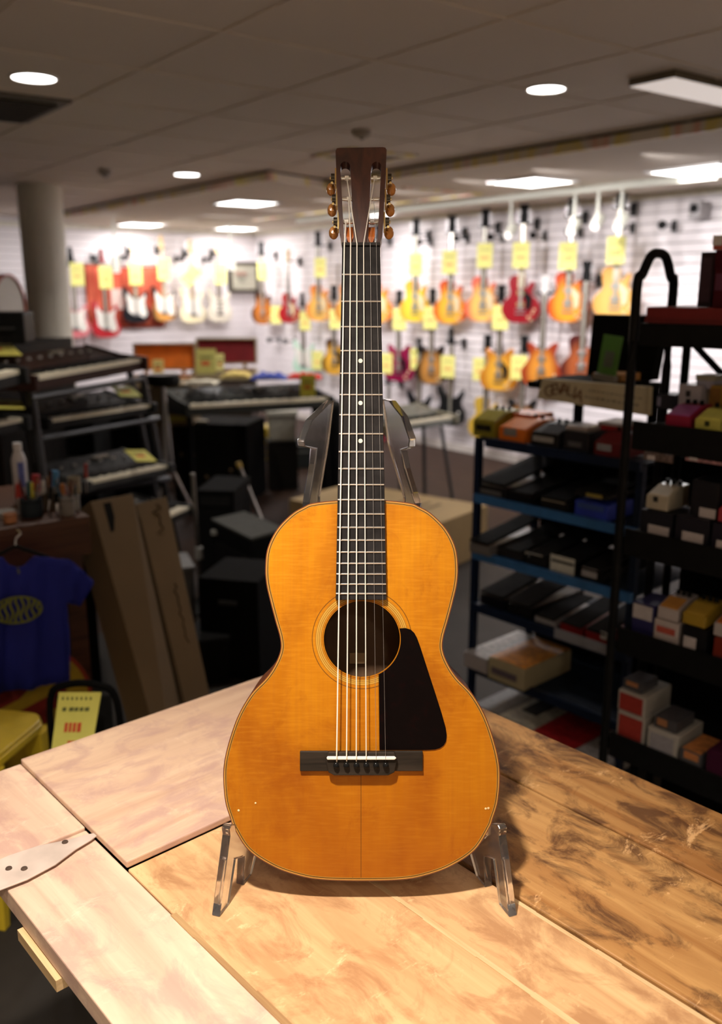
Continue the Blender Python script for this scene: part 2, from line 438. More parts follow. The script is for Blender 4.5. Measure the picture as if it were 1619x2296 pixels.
# long boards running along the table, light at the left, worn brown at the right
seams = [(.4600, .684, MIDW, 'board'), (.688, .797, MIDW, 'board'), (.803, 1.016, BROWN, 'board'), (1.020, 1.172, BROWN, 'board')]
for i, (a, c, mt, nm) in enumerate(seams):
    mb = MB(); s0 = -.978 if i == 0 else (-1.337 + .002*i)
    mb.box(s0, 1.2, a, c, TZ-.03, TZ)
    mb.build('board', mt, root, bevel=.0022)
# chipped pale lines where the boards have worn along their seams
mb = MB(); rnd = random.Random(4)
for s in (.686, .7935):
    x = -.9 if s < .7 else -.62
    while x < .9:
        w = rnd.uniform(.03, .09); mb.box(x, x+w, s-.003-rnd.random()*.002, s+.002+rnd.random()*.002, TZ-.0015, TZ+.0006); x += w
mb.build('worn_edge', CHIP, root)
MB().box(-1.335, 1.2, .46, 1.02, TZ-.034, TZ-.0305).build('underlay', M((.03, .018, .01), .8), root)
o = bd(-1.337, -.9782, .4592, 1.168, TZ+.0006, TZ+.011).build('raised_panel', PALEV, root, bevel=.002)
o = bd(-1.10, 1.2, .325, .4585, TZ-.03, TZ-.001).build('front_stile', PALE, root, bevel=.002)
o = bd(-1.337, -1.1015, .12, .4585, TZ-.03, TZ+.003).build('end_board', PALE, root, bevel=.002)
mb = MB(); x = -.86
while x < .3:
    w = rnd.uniform(.05, .12); mb.box(x, x+w, .4588-rnd.random()*.003, .4635+rnd.random()*.003, TZ-.006, TZ+.0003); x += w
mb.build('worn_edge', EDGEW, root)
bd(-1.0, -.885, .318, .334, TZ-.046, TZ-.0305).build('cleat', CHIP, root)
bd(-1.22, 1.1, .52, .55, TZ-.12, TZ-.0305).build('apron', BROWN, root)
bd(-1.25, -1.22, .555, 1.10, TZ-.12, TZ-.0345).build('apron', BROWN, root)
bd(-1.218, 1.1, 1.07, 1.10, TZ-.12, TZ-.0345).build('apron', BROWN, root)
for s, t_ in ((-1.17, .60), (-1.17, 1.02), (.8, .60), (.8, 1.02)):
    bd(s-.04, s+.04, t_-.04, t_+.04, 0, TZ-.035).build('leg', BROWN, root, bevel=.003)
# strap hinge: long pointed iron leaf across the joint
HG = M((.58, .48, .42), .5, .1, noise=.18, scale=18)
pts = [(-.021, -.26), (-.021, -.02), (-.026, .04), (-.029, .085), (-.024, .125), (-.012, .16), (-.007, .185), (0, .205), (.007, .185), (.012, .16), (.024, .125), (.029, .085), (.026, .04), (.021, -.02), (.021, -.26)]
hp = MB(); hp.prism([(p[0]*1.15-1.072, p[1]+.265) for p in pts], TZ+.0032, TZ+.0057, 'xy')
hinge = hp.build('strap_hinge', HG, root, bevel=.001)
for (a, c) in ((-.010, .155), (.010, .09), (-.012, .05), (.008, .01), (-.004, .075)):
    MB().lathe([(.0045, 0), (.004, .0014), (.0015, .002)], (a-1.072, c+.265, TZ+.0058), seg=12).build('screw', M((.12, .08, .06), .5, .5), hinge, smooth=True)

# ================================================================== ACOUSTIC GUITAR  (lies in a plane tilted back 14 degrees)
D = 1.117
K = FPX/D                      # pixels per metre on the guitar's front plane
YB = 1976.0                    # photo row of the lowest edge
CX = 811.0
def G(x, y): return ((x - CX)/K, (YB - y)/K)          # local x, z on the front plane
gb = CAM + ray(CX, YB)*D
gt = thing('acoustic_guitar', 'old small-bodied acoustic guitar with slotted headstock leaning on a clear stand', 'guitar', gb, 0, rot=(-PHI, 0, 0))
out = [(1121,0),(1122,58),(1128,110),(1136,130),(1152,157),(1186,190),(1228,211),(1272,216.5),(1310,214),(1350,205),(1392,194),(1430,183.5),(1458,182.5),(1490,195),(1520,215),(1555,248),(1602,276),(1655,295.5),(1706,308),(1748,310.5),(1798,306),(1835,295),(1858,286),(1907,254),(1943,200),(1963,146),(1973,92),(1976,0)]
half = [Vector((w/K, (YB-y)/K, 0)) for y, w in out]
rt = catmull([Vector((-half[1].x, half[1].y, 0))] + half + [Vector((-half[-2].x, half[-2].y, 0))], 6, closed=False)
i0 = min(range(len(rt)), key=lambda i: (rt[i]-half[0]).length); i1 = min(range(len(rt)), key=lambda i: (rt[i]-half[-1]).length)
rs = rt[i0:i1+1]
BODY = [(p.x, p.y) for p in rs] + [(-p.x, p.y) for p in rs[-2:0:-1]]
HC = ((811.5-CX)/K, (YB-1433)/K); HR = 85.5/K
def inset(poly, d):
    n = len(poly); res = []
    for i in range(n):
        a, b_, c = poly[i-1], poly[i], poly[(i+1) % n]
        tx, ty = c[0]-a[0], c[1]-a[1]; q = math.hypot(tx, ty); res.append((b_[0] - ty/q*-d*-1, b_[1] + tx/q*-d*1)) if False else res.append((b_[0] + (ty/q)*-d, b_[1] - (tx/q)*-d))
    return res
def area(p): return sum(p[i-1][0]*p[i][1]-p[i][0]*p[i-1][1] for i in range(len(p)))/2
INS = inset(BODY, .0045)
if abs(area(INS)) > abs(area(BODY)): INS = inset(BODY, -.0045)
def spoke(poly, c, th):
    dx, dz = math.cos(th), math.sin(th); best = None
    n = len(poly)
    for i in range(n):
        ax, az = poly[i-1][0]-c[0], poly[i-1][1]-c[1]; bx, bz = poly[i][0]-c[0], poly[i][1]-c[1]
        ex, ez = bx-ax, bz-az; den = dx*ez - dz*ex
        if abs(den) < 1e-12: continue
        t = (ax*ez - az*ex)/den; s = (ax*dz - az*dx)/den
        if t > 0 and -1e-9 <= s <= 1+1e-9 and (best is None or t < best): best = t
    return best
# --- soundboard: finish, grain, rosette rings and centre joint are procedural
m, n, l, b = new_mat('aged_spruce_top')
tc = n.new('ShaderNodeTexCoord'); sep = n.new('ShaderNodeSeparateXYZ'); l.new(tc.outputs['Object'], sep.inputs[0])
gx, gz = sep.outputs[0], sep.outputs[2]
v = mapping(n, l, (260, 1, 3.2)); gr = noise(n, l, v, 1.0, 3, .5)
v = mapping(n, l, (34, 1, 330)); silk = noise(n, l, v, 1.0, 2, .5, .5)
v = mapping(n, l, (7.5, 1, 3.2)); bl = noise(n, l, v, 1.0, 4, .6, .3)
col = ramp(n, l, bl, [(.34, (.31, .088, .002)), (.50, (.46, .160, .003)), (.68, (.57, .230, .005))])
col = mixc(n, l, mth(n, l, 'MULTIPLY', ramp(n, l, gr, [(.35, (1, 1, 1)), (.6, (0, 0, 0))]), .28), col, (.38, .13, .01))
col = mixc(n, l, mth(n, l, 'MULTIPLY', ramp(n, l, silk, [(.45, (0, 0, 0)), (.7, (1, 1, 1))]), .14), col, (.80, .38, .03))
# the colour turns darker towards the lower bout
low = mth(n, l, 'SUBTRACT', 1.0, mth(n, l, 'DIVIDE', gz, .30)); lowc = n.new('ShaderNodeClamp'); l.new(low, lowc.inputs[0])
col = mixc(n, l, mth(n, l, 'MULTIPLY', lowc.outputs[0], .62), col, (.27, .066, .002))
v = mapping(n, l, (11, 1, 8), loc=(.3, 0, .7)); st = noise(n, l, v, 1.0, 6, .7, .8)
col = mixc(n, l, mth(n, l, 'MULTIPLY', ramp(n, l, st, [(.52, (0, 0, 0)), (.74, (1, 1, 1))]), .60), col, (.22, .045, .002))
v = mapping(n, l, (60, 1, 42), loc=(2.3, 0, .1)); sp = noise(n, l, v, 1.0, 3, .6)
col = mixc(n, l, mth(n, l, 'MULTIPLY', ramp(n, l, sp, [(.735, (0, 0, 0)), (.77, (1, 1, 1))]), .8), col, (.12, .04, .006))
# rosette
dx = mth(n, l, 'SUBTRACT', gx, HC[0]); dz = mth(n, l, 'SUBTRACT', gz, HC[1])
rr = mth(n, l, 'SQRT', mth(n, l, 'ADD', mth(n, l, 'MULTIPLY', dx, dx), mth(n, l, 'MULTIPLY', dz, dz)))
rn = mth(n, l, 'MULTIPLY', rr, K/200.0)      # 1.0 = 200 photo pixels
BRN = (.10, .035, .008); TAN = (.50, .27, .045); YEL = (.60, .36, .06); ORG = (.58, .25, .018)
stops = [(0, BRN), (.442, BRN), (.448, BRN), (.452, TAN), (.458, BRN), (.464, TAN), (.471, YEL), (.477, BRN), (.483, TAN), (.491, YEL), (.497, BRN), (.503, YEL), (.513, TAN), (.518, BRN), (.524, ORG), (.545, ORG), (.552, BRN), (.565, BRN)]
q = n.new('ShaderNodeValToRGB'); e = q.color_ramp.elements
while len(e) < len(stops): e.new(.9)
for i, (p_, c_) in enumerate(stops): e[i].position = p_; e[i].color = (*c_, 1)
l.new(rn, q.inputs['Fac'])
_unused = mth(n, l, 'MULTIPLY', mth(n, l, 'LESS_THAN', rn, .581), mth(n, l, 'ADD', mth(n, l, 'GREATER_THAN', rn, .479), mth(n, l, 'LESS_THAN', mth(n, l, 'ABSOLUTE', mth(n, l, 'SUBTRACT', rn, .444)), .005)))
a1 = mth(n, l, 'LESS_THAN', mth(n, l, 'ABSOLUTE', mth(n, l, 'SUBTRACT', rn, .438)), .0035)
a2 = mth(n, l, 'LESS_THAN', mth(n, l, 'ABSOLUTE', mth(n, l, 'SUBTRACT', rn, .488)), .034)
a3 = mth(n, l, 'LESS_THAN', mth(n, l, 'ABSOLUTE', mth(n, l, 'SUBTRACT', rn, .557)), .0045)
ring = mth(n, l, 'MINIMUM', mth(n, l, 'ADD', mth(n, l, 'ADD', a1, a2), a3), 1.0)
col = mixc(n, l, mth(n, l, 'MULTIPLY', ring, .85), col, q.outputs['Color'])
# centre joint below the bridge
cj = mth(n, l, 'MULTIPLY', mth(n, l, 'LESS_THAN', mth(n, l, 'ABSOLUTE', mth(n, l, 'SUBTRACT', gx, (809.5-CX)/K)), .00045), mth(n, l, 'LESS_THAN', gz, (YB-1737)/K))
col = mixc(n, l, mth(n, l, 'MULTIPLY', cj, .75), col, (.09, .03, .005))
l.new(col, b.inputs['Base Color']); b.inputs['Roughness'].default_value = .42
b.inputs['Coat Weight'].default_value = .12; b.inputs['Coat Roughness'].default_value = .22; b.inputs['Specular IOR Level'].default_value = .2
setbump(n, l, b, mth(n, l, 'ADD', silk, gr), .10, .0006)
TOPM = m
SIDEM = wood('rosewood_side', (.10, .028, .012), (.24, .075, .03), 'z', 1.6, .25, coat=.6, bump=.05)
mb = MB(); NS = 240; vs = []; NR = 5
for k in range(NS):
    th = 2*math.pi*k/NS; ro = spoke(INS, HC, th)
    for j in range(NR):
        r = HR + (ro-HR)*j/(NR-1); vs.append((HC[0]+r*math.cos(th), 0.0, HC[1]+r*math.sin(th)))
    vs.append((HC[0]+HR*math.cos(th), .003, HC[1]+HR*math.sin(th)))
fs = []
for k in range(NS):
    k2 = (k+1) % NS; w = NR+1
    for j in range(NR-1): fs.append((k*w+j, k*w+j+1, k2*w+j+1, k2*w+j))
    fs.append((k*w, k2*w, k2*w+NR, k*w+NR))
mb.add(vs, fs); mb.build('soundboard', TOPM, gt)
# binding strip with a dark line
def ringprism(mb, A, B, y0, y1):
    n_ = len(A)
    vs = [(p[0], y0, p[1]) for p in A] + [(p[0], y0, p[1]) for p in B] + [(p[0], y1, p[1]) for p in A] + [(p[0], y1, p[1]) for p in B]
    fs = []
    for i in range(n_):
        j = (i+1) % n_
        fs += [(i, j, n_+j, n_+i), (2*n_+i, 3*n_+i, 3*n_+j, 2*n_+j), (i, 2*n_+i, 2*n_+j, j), (n_+i, n_+j, 3*n_+j, 3*n_+i)]
    mb.add(vs, fs)
def ins(d):
    q = inset(BODY, d)
    return q if abs(area(q)) < abs(area(BODY)) else inset(BODY, -d)
mb = MB()
mb.m = 0; ringprism(mb, ins(.0036), ins(.0045), -.0001, .004)
mb.m = 1; ringprism(mb, ins(.0028), ins(.0036), -.0001, .004)
mb.m = 2; ringprism(mb, ins(.0011), ins(.0028), -.0001, .006)
mb.m = 3; ringprism(mb, BODY, ins(.0011), .0002, .006)
mb.build('binding', [M((.36, .19, .03), .4), M((.03, .012, .005), .4), M((.42, .21, .04), .35), M((.13, .035, .015), .25, coat=.5)], gt)
# sides and back
mb = MB(); nB = len(BODY)
def dep(z): return .082 + (.104-.082)*(1 - z/.478)
bk = [(p[0]*.995, dep(p[1]), p[1]) for p in BODY]
vs = [(p[0], .0062, p[1]) for p in BODY] + bk
fs = [(i, (i+1) % nB, nB+(i+1) % nB, nB+i) for i in range(nB)]
mb.add(vs, fs); mb.build('side', SIDEM, gt, smooth=True)
mb = MB(); mb.prism([(p[0]*.996, p[1]) for p in BODY], .0, .003)
mb.v = [(x, y + dep(z) - .0, z) for x, y, z in mb.v]
mb.build('back', SIDEM, gt)
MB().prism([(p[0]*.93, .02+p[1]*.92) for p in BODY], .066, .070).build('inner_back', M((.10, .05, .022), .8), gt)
# neck block label glimpsed through the hole
MB().box(-.016, .004, .062, .0655, .262, .276).build('label', M((.30, .19, .09), .8), gt)
# pickguard
arc = []
a0, a1_ = math.atan2(-78, 37.5), math.atan2(24.5, 85.5)
for i in range(19):
    a = a0 + (a1_-a0)*i/18; arc.append((HC[0] + 87.2/K*math.cos(a), HC[1] + 87.2/K*math.sin(a)))
pg = [(909,1408),(921,1411.5),(929,1419),(935,1430),(942,1449),(956.5,1494),(977,1557),(990,1598),(999,1630),(1001.5,1648),(1000,1662),(994.5,1671),(986,1677),(975,1680),(959,1681),(851,1681)]
poly = arc + [G(*p) for p in pg]
m, n, l, b = new_mat('tortoise_dark')
f = noise(n, l, mapping(n, l, (70, 1, 70)), 1.0, 4, .6)
l.new(ramp(n, l, f, [(.55, (.003, .0015, .0015)), (.85, (.012, .002, .002))]), b.inputs['Base Color']); b.inputs['Roughness'].default_value = .3; b.inputs['Specular IOR Level'].default_value = .15
MB().prism(poly, -.0012, -.0002).build('pickguard', m, gt)
# bridge
EB = wood('ebony', (.010, .008, .006), (.038, .028, .02), 'x', 2.5, .5, bump=.3); EB.node_tree.nodes['Principled BSDF'].inputs['Specular IOR Level'].default_value = .2
BL, BR = G(673, 1682.5), G(947.5, 1727)
mb = MB(); mb.box(BL[0], G(737, 0)[0], -.0045, -.0002, BR[1], BL[1]); mb.box(G(884, 0)[0], BR[0], -.0045, -.0002, BR[1], BL[1])
cpoly = [G(737, 1682.5), G(884, 1682.5), G(890, 1700), G(884, 1727), G(870, 1734), G(750, 1734), G(737, 1727), G(731, 1700)]
mb.prism(cpoly, -.0095, -.0002)
bridge = mb.build('bridge', EB, gt, bevel=.0009)
sd = [G(731+2, 1694), G(735, 1690.5), G(884, 1690.5), G(888, 1694), G(884, 1697.5), G(735, 1697.5)]
MB().prism(sd, -.0125, -.0097).build('saddle', M((.85, .82, .74), .35, noise=.03), bridge, bevel=.0006)
SX_B = [755.5, 777.5, 799, 821, 843, 864]
for x in (754.3, 777, 799.3, 821.3, 843, 864.5):
    gx_, gz_ = G(x, 1710.5)
    MB().lathe([(.0034, -.0097), (.0038, -.011), (.0034, -.0135), (.0016, -.0150), (.0003, -.0153)], (gx_, 0, gz_), 'y', 16).build('bridge_pin', M((.008, .008, .008), .12), bridge, smooth=True)
# neck, heel, fingerboard
yN, SC = 555.0, 1131.0
FBD = -.0065
NW = SIDEM
NECKM = wood('neck_mahogany', (.12, .035, .015), (.28, .09, .035), 'z', 1.5, .3, coat=.4)
zt, zb_ = G(0, yN)[1], G(0, 1344)[1]
def hw(y): return (42.2 + (56.6-42.2)*((y-yN)/(1338-yN)))/K
cxN = (809.7-CX)/K
mb = MB()
mb.hexa([(cxN-hw(yN), FBD, zt), (cxN+hw(yN), FBD, zt), (cxN+hw(yN), -.0002, zt), (cxN-hw(yN), -.0002, zt)],
        [(cxN-hw(1344), FBD, zb_), (cxN+hw(1344), FBD, zb_), (cxN+hw(1344), -.0002, zb_), (cxN-hw(1344), -.0002, zb_)])
fb_ = mb.build('fingerboard', M((.020, .018, .018), .45, noise=.3, scale=60, coat=.05), gt, bevel=.0008)
mb = MB(); sec = []
zj = G(0, 1124)[1]
for z, dpt, wv in ((zt+.006, .014, 1.0), (zt-.02, .015, 1.0), (zj+.05, .019, 1.0), (zj+.012, .03, .9), (zj+.0006, .075, .55)):
    y = YB - z*K; w = hw(min(max(y, yN), 1120))*wv; ring_ = []
    for k in range(13):
        a = math.pi*k/12; ring_.append((cxN + w*math.cos(a)*1.0, .0001 + dpt*math.sin(a)**.8, z))
    sec.append(ring_)
vs = [p for r_ in sec for p in r_]; fs = []
for i in range(len(sec)-1):
    for k in range(12): fs.append((i*13+k, i*13+k+1, (i+1)*13+k+1, (i+1)*13+k))
    fs.append((i*13, (i+1)*13, (i+1)*13+12, i*13+12))
fs += [tuple(range(13)), tuple(range(4*13, 5*13))]
mb.add(vs, fs); mb.build('neck', NECKM, gt, smooth=True)
FRM = M((.82, .82, .80), .16, 1.0, noise=.02)
for i in range(1, 21):
    y = yN + SC*(1 - 2**(-i/12)); z = G(0, y)[1]; w = hw(y) - .0004
    MB().tube([(cxN-w, FBD-.0002, z), (cxN+w, FBD-.0002, z)], .00115, 10).build('fret', FRM, fb_, smooth=True)
for y in (811, 905, 989.5):
    z = G(0, y)[1]; MB().lathe([(.0027, FBD-.0003), (.0027, FBD+.001)], (G(808.3, 0)[0], 0, z), 'y', 20).build('position_dot', M((.78, .72, .55), .25), fb_)
# headstock (tilted back 17 degrees), drawn in its own plane
HT = R(17); zh = zt + .0015; y0h = -.001
def hp3(a, s_, d=0.0):       # lateral a, distance s up the headstock, depth d behind its face
    return (a, y0h + s_*math.sin(HT) + d*math.cos(HT), zh + s_*math.cos(HT) - d*math.sin(HT))
def himg(x, y):              # photo pixel -> (a, s) on the headstock face
    # local camera sits at y=-D, z = zc
    zc = (YB - 1148)/K; t = (1148 - y)/FPX
    s_ = ((D + y0h)*t - (zh - zc))/(math.cos(HT) - t*math.sin(HT))
    dd = D + y0h + s_*math.sin(HT)
    return ((x - 809.5)/FPX*dd + (809.5-CX)/K*1.0, s_)
HO = [(770, 551), (765.6, 540), (761.5, 512), (757.5, 462), (754.5, 400), (752.4, 338), (755.5, 332.5), (763, 331.5), (858, 329.8), (864, 331.0), (867, 336), (864.5, 400), (861, 466), (858.5, 510), (856, 533), (850, 551)]
HOp = [himg(*p) for p in HO]
def slot(cx, top, bot, w):
    pts = []
    for k in range(9):
        a = math.pi*k/8; pts.append((cx + w*math.cos(a), top + w - w*math.sin(a)))     # top arc
    for k in range(9):
        a = math.pi*k/8; pts.append((cx - w*math.cos(a), bot - w*1.6 + w*1.6*math.sin(a)))
    return pts
import bmesh
def face_with_holes(outer, holes, fn, d0, d1, name, mats, parent):
    bm = bmesh.new(); edges = []
    for loop in [outer] + holes:
        vv = [bm.verts.new(fn(p[0], p[1], d0)) for p in loop]
        for i in range(len(vv)): edges.append(bm.edges.new((vv[i-1], vv[i])))
    r_ = bmesh.ops.triangle_fill(bm, edges=edges, use_beauty=True)
    faces = [f for f in bm.faces]
    g_ = bmesh.ops.extrude_face_region(bm, geom=faces)
    off = Vector(fn(0, 0, d1)) - Vector(fn(0, 0, d0))
    for q_ in g_['geom']:
        if isinstance(q_, bmesh.types.BMVert): q_.co += off
    bmesh.ops.recalc_face_normals(bm, faces=bm.faces)
    me = bpy.data.meshes.new(name); bm.to_mesh(me); bm.free()
    for m_ in mats: me.materials.append(m_)
    o_ = bpy.data.objects.new(name, me); C.objects.link(o_); o_.parent = parent
    return o_
HEADM = wood('rosewood_face', (.030, .010, .009), (.085, .026, .016), 'z', 2.2, .38, coat=.3, bump=.1)
sl = []
for cxp, slant in ((779, 5), (839, -5)):
    t_, b_ = 362, 548
    pts = []
    for (x, y) in slot(0, t_, b_, 11.2):
        k = (y - t_)/(b_-t_); pts.append(himg(cxp + x*(1-.05*k) + (k-.5)*2*slant*.9 - slant*.15, y))
    sl.append(pts)
head = face_with_holes(HOp, sl, hp3, 0.0, .014, 'headstock', [HEADM], gt)
# orange mahogany ramps at the lower slot ends
for cxp in (784.5, 832.5):
    pr = [himg(cxp-8.5, 496), himg(cxp+8.5, 496), himg(cxp+8, 530), himg(cxp+4, 540), himg(cxp, 546), himg(cxp-4, 540), himg(cxp-8, 530)]
    mb = MB(); n_ = len(pr)
    top = [Vector(hp3(p[0], p[1], .0125 if i < 2 else .001)) for i, p in enumerate(pr)]
    bot = [Vector(hp3(p[0], p[1], .0135)) for p in pr]
    mb.add(top+bot, [tuple(range(n_)), tuple(range(2*n_-1, n_-1, -1))] + [(i, (i+1) % n_, n_+(i+1) % n_, n_+i) for i in range(n_)])
    mb.build('string_ramp', M((.55, .14, .02), .45), head)
# nut
mb = MB(); mb.box(cxN-hw(yN)-.0003, cxN+hw(yN)+.0003, FBD-.0022, .0035, zt+.0001, zt+.0042); mb.build('nut', M((.03, .028, .028), .18, coat=.5), gt, bevel=.0006)
# tuners
SX_N = [772.5, 786.5, 800.5, 815.3, 830, 843.4]
RY = [391.7, 439.0, 490.5]
AMB = M((.55, .23, .05), .3, coat=.5)
posts = {}
for side in (-1, 1):
    tn = MB()
    for j, y in enumerate(RY):
        cxp = (779 if side < 0 else 839) + (-side)*((y-362)/186-.5)*2*5*.9*1.0 + (-.75 if side < 0 else .75)
        a, s_ = himg(cxp, y)
        ae, _ = himg({-1: (755, 757.5, 761), 1: (865, 862.3, 859.5)}[side][j], y)
        post = MB(); post.tube([hp3(a-.0072, s_, .007), hp3(a+.0072, s_, .007)], .0024, 12)
        t_ = thing if False else None
        po = post.build('tuner_post', FRM, head, smooth=True)
        posts[(side, j)] = (a, s_)
        # side plate, gear, worm shaft and button pointing backwards
        g_ = MB(); a0_, a1_2 = (ae + side*.0005, ae + side*.0025)
        x0, x1 = min(a0_, a1_2), max(a0_, a1_2)
        g_.hexa([hp3(x0, s_-.0125, .003), hp3(x1, s_-.0125, .003), hp3(x1, s_-.0125, .0125), hp3(x0, s_-.0125, .0125)],
                [hp3(x0, s_+.0125, .003), hp3(x1, s_+.0125, .003), hp3(x1, s_+.0125, .0125), hp3(x0, s_+.0125, .0125)])
        pl = g_.build('tuner_plate', BRASS, head)
        g_ = MB(); g_.tube([hp3(ae+side*.0028, s_, .007), hp3(ae+side*.0075, s_, .007)], .0058, 16)
        g_.build('gear', M((.06, .05, .035), .3, .8), pl, smooth=True)
        g_ = MB(); g_.tube([hp3(ae+side*.0078, s_, .007), hp3(ae+side*.009, s_, .007)], .0020, 10)
        g_.build('gear_screw', BRASS, pl, smooth=True)
        g_ = MB(); g_.tube([hp3(ae+side*.0062, s_-.0075, .006), hp3(ae+side*.0072, s_-.004, .018)], .0017, 8)
        g_.build('worm_shaft', BRASS, pl, smooth=True)
        g_ = MB(); c0 = Vector(hp3(ae+side*.0078, s_-.0045, .0235)); prof = [(.001, -.007), (.0045, -.006), (.0062, -.002), (.0064, .002), (.0048, .006), (.001, .007)]
        dirv = (Vector(hp3(0, 0, 1)) - Vector(hp3(0, 0, 0)))
        g_.T = Matrix.Translation(c0) @ dirv.to_track_quat('Z', 'Y').to_matrix().to_4x4() @ Matrix.Diagonal((1.0, 1.25, 1, 1))
        g_.lathe(prof, seg=16); g_.build('tuner_button', AMB, pl, smooth=True)
# strings
STR_W = M((.95, .90, .80), .4, .15, noise=.04); STR_P = M((.5, .48, .46), .4, .8)
rad = [.00085, .00078, .0007, .00062, .00024, .00020]
tgt = [(-1, 2, 775.8), (-1, 1, 781.4), (-1, 0, 776.7), (1, 0, 840.6), (1, 2, 834.0), (1, 1, 838.0)]
for i in range(6):
    side, j, xp = tgt[i]
    pa, ps = posts[(side, j)]; xa, _ = himg(xp, RY[j])
    p0 = Vector((G(SX_B[i], 0)[0], -.0080, G(0, 1706)[1])); p1 = Vector((G(SX_B[i], 0)[0], -.0129 - rad[i], G(0, 1694)[1]))
    p2 = Vector((G(SX_N[i], 0)[0]+0.0, FBD-.0026-rad[i]*.2, zt+.002))
    p3 = Vector(hp3(xa, ps+.001, .0046))
    sm = MB(); sm.tube([p0, p1], rad[i], 8); sm.tube([p1, p2], rad[i], 8); sm.tube([p2, p3], rad[i], 8)
    if i < 5: sm.tube([Vector(hp3(xa-.002, ps, .007)), Vector(hp3(xa+.003, ps, .007))], .0033, 10)
    sm.build('string', STR_W if i < 4 else STR_P, gt)
# two bright dings in the lacquer near the lower corners
for (x, y, w, h_) in ((1089, 1813, 2.6, 2.5), (1095, 1812, 2.8, 2.5), (535, 1817, 2.6, 2), (573, 1800.5, 2.2, 3)):
    a = G(x, y); MB().lathe([(w/K, -.0004), (w/K*.6, -.0007)], (a[0], 0, a[1]), 'y', 10).build('chip_in_finish', M((.85, .6, .3), .3, noise=.3, scale=400), gt)

# ================================================================== CLEAR STAND
ACR = glass('clear_acrylic', (.95, .96, .98), .06)
ACR.node_tree.nodes['Principled BSDF'].inputs['Transmission Weight'].default_value = .98
st_root = thing('guitar_stand', 'folding clear acrylic stand holding up the acoustic guitar', 'guitar stand', (0, 1.2, TZ))
for side in (-1, 1):
    fx = (485 if side < 0 else 1149, 2053)
    ft = onz(*fx, TZ)                                        # front foot
    hg = Vector((-.047 if side < 0 else .043, 1.305, TZ))    # hinge end at the back
    dr = (ft - hg); L = dr.length; dr.normalize(); nn = Vector((-dr.y, dr.x, 0))
    def pin(x, y):
        if side > 0: pass
        p = onpl(x, y, hg, nn); q = p - hg; return (q.dot(dr), q.z)
    if side < 0: im = [(742, 897), (730, 905), (692, 942), (674, 988), (676, 1000), (703, 1006), (700, 1040), (686, 1126)]
    else: im = [(864, 894), (880, 898), (907, 932), (926, 985), (924, 1002), (906, 1008), (913, 1050), (938, 1128)]
    up = [pin(*p) for p in im]
    rr_, zz = up[-1]
    mx = (lambda x: x) if side < 0 else (lambda x: 1634 - x)
    zf = .0004
    P_ = lambda x, y: pin(mx(x), y)
    fo, fi = P_(474, 2052), P_(497, 2052)
    lowp = [(rr_+.012, .20), (rr_+.035, .085), (P_(560, 1893)[0]-.05, P_(560, 1893)[1]-.006), P_(556, 1893), P_(537, 1871), P_(536, 1853), P_(528, 1846), P_(510, 1847), P_(505, 1858), P_(507, 1872), (L+.002, zf), (L-.024, zf), P_(521, 1925), P_(541, 1918), (P_(532, 1972)[0]-.006, zf), (P_(532, 1972)[0]-.03, zf), (P_(532, 1972)[0]-.06, .034), (rr_-.02, .034), (.035, zf), (.008, zf), (.03, .10), (.035, .22), up[-1]]
    # inner edge comes back up towards the top tip
    k0 = up[0]
    poly = up[:-1] + [up[-1]] + lowp[:-1] + [(max(.006, up[-1][0]-.040), up[-1][1]), (k0[0]+.022, up[5][1]), ]
    mb = MB(); th = .0055
    a = [hg + dr*p[0] + Vector((0, 0, p[1])) - nn*th - Vector((0, 1.2, TZ)) for p in poly]
    c = [hg + dr*p[0] + Vector((0, 0, p[1])) + nn*th - Vector((0, 1.2, TZ)) for p in poly]
    n_ = len(poly)
    mb.add(a+c, [tuple(range(n_)), tuple(range(2*n_-1, n_-1, -1))] + [(i, (i+1) % n_, n_+(i+1) % n_, n_+i) for i in range(n_)])
    mb.build('side_plate', ACR, st_root, bevel=.0012)
# ================================================================== ELECTRIC GUITARS ON THE WALLS
LP = [(0,0),(.065,.003),(.128,.028),(.165,.08),(.172,.13),(.158,.18),(.122,.218),(.098,.25),(.100,.285),(.112,.318),(.110,.345),(.09,.352),(.068,.328),(.048,.305),(.03,.30),(.028,.39),(-.045,.405),(-.078,.402),(-.106,.38),(-.115,.345),(-.106,.30),(-.100,.25),(-.122,.215),(-.158,.18),(-.172,.13),(-.165,.08),(-.128,.028),(-.065,.003)]
ST = [(0,0),(.08,.006),(.14,.04),(.16,.10),(.148,.16),(.12,.21),(.115,.25),(.13,.30),(.145,.345),(.135,.37),(.11,.36),(.075,.315),(.035,.295),(-.035,.32),(-.07,.35),(-.11,.405),(-.135,.42),(-.15,.395),(-.145,.34),(-.125,.29),(-.118,.24),(-.13,.19),(-.155,.14),(-.16,.09),(-.14,.035),(-.08,.004)]
_es = [(0,0),(.10,.006),(.165,.045),(.19,.115),(.178,.175),(.138,.228),(.118,.27),(.124,.32),(.138,.37),(.132,.40),(.105,.402),(.068,.372),(.035,.345)]
ES = _es + [(-x, z) for x, z in _es[:0:-1]]
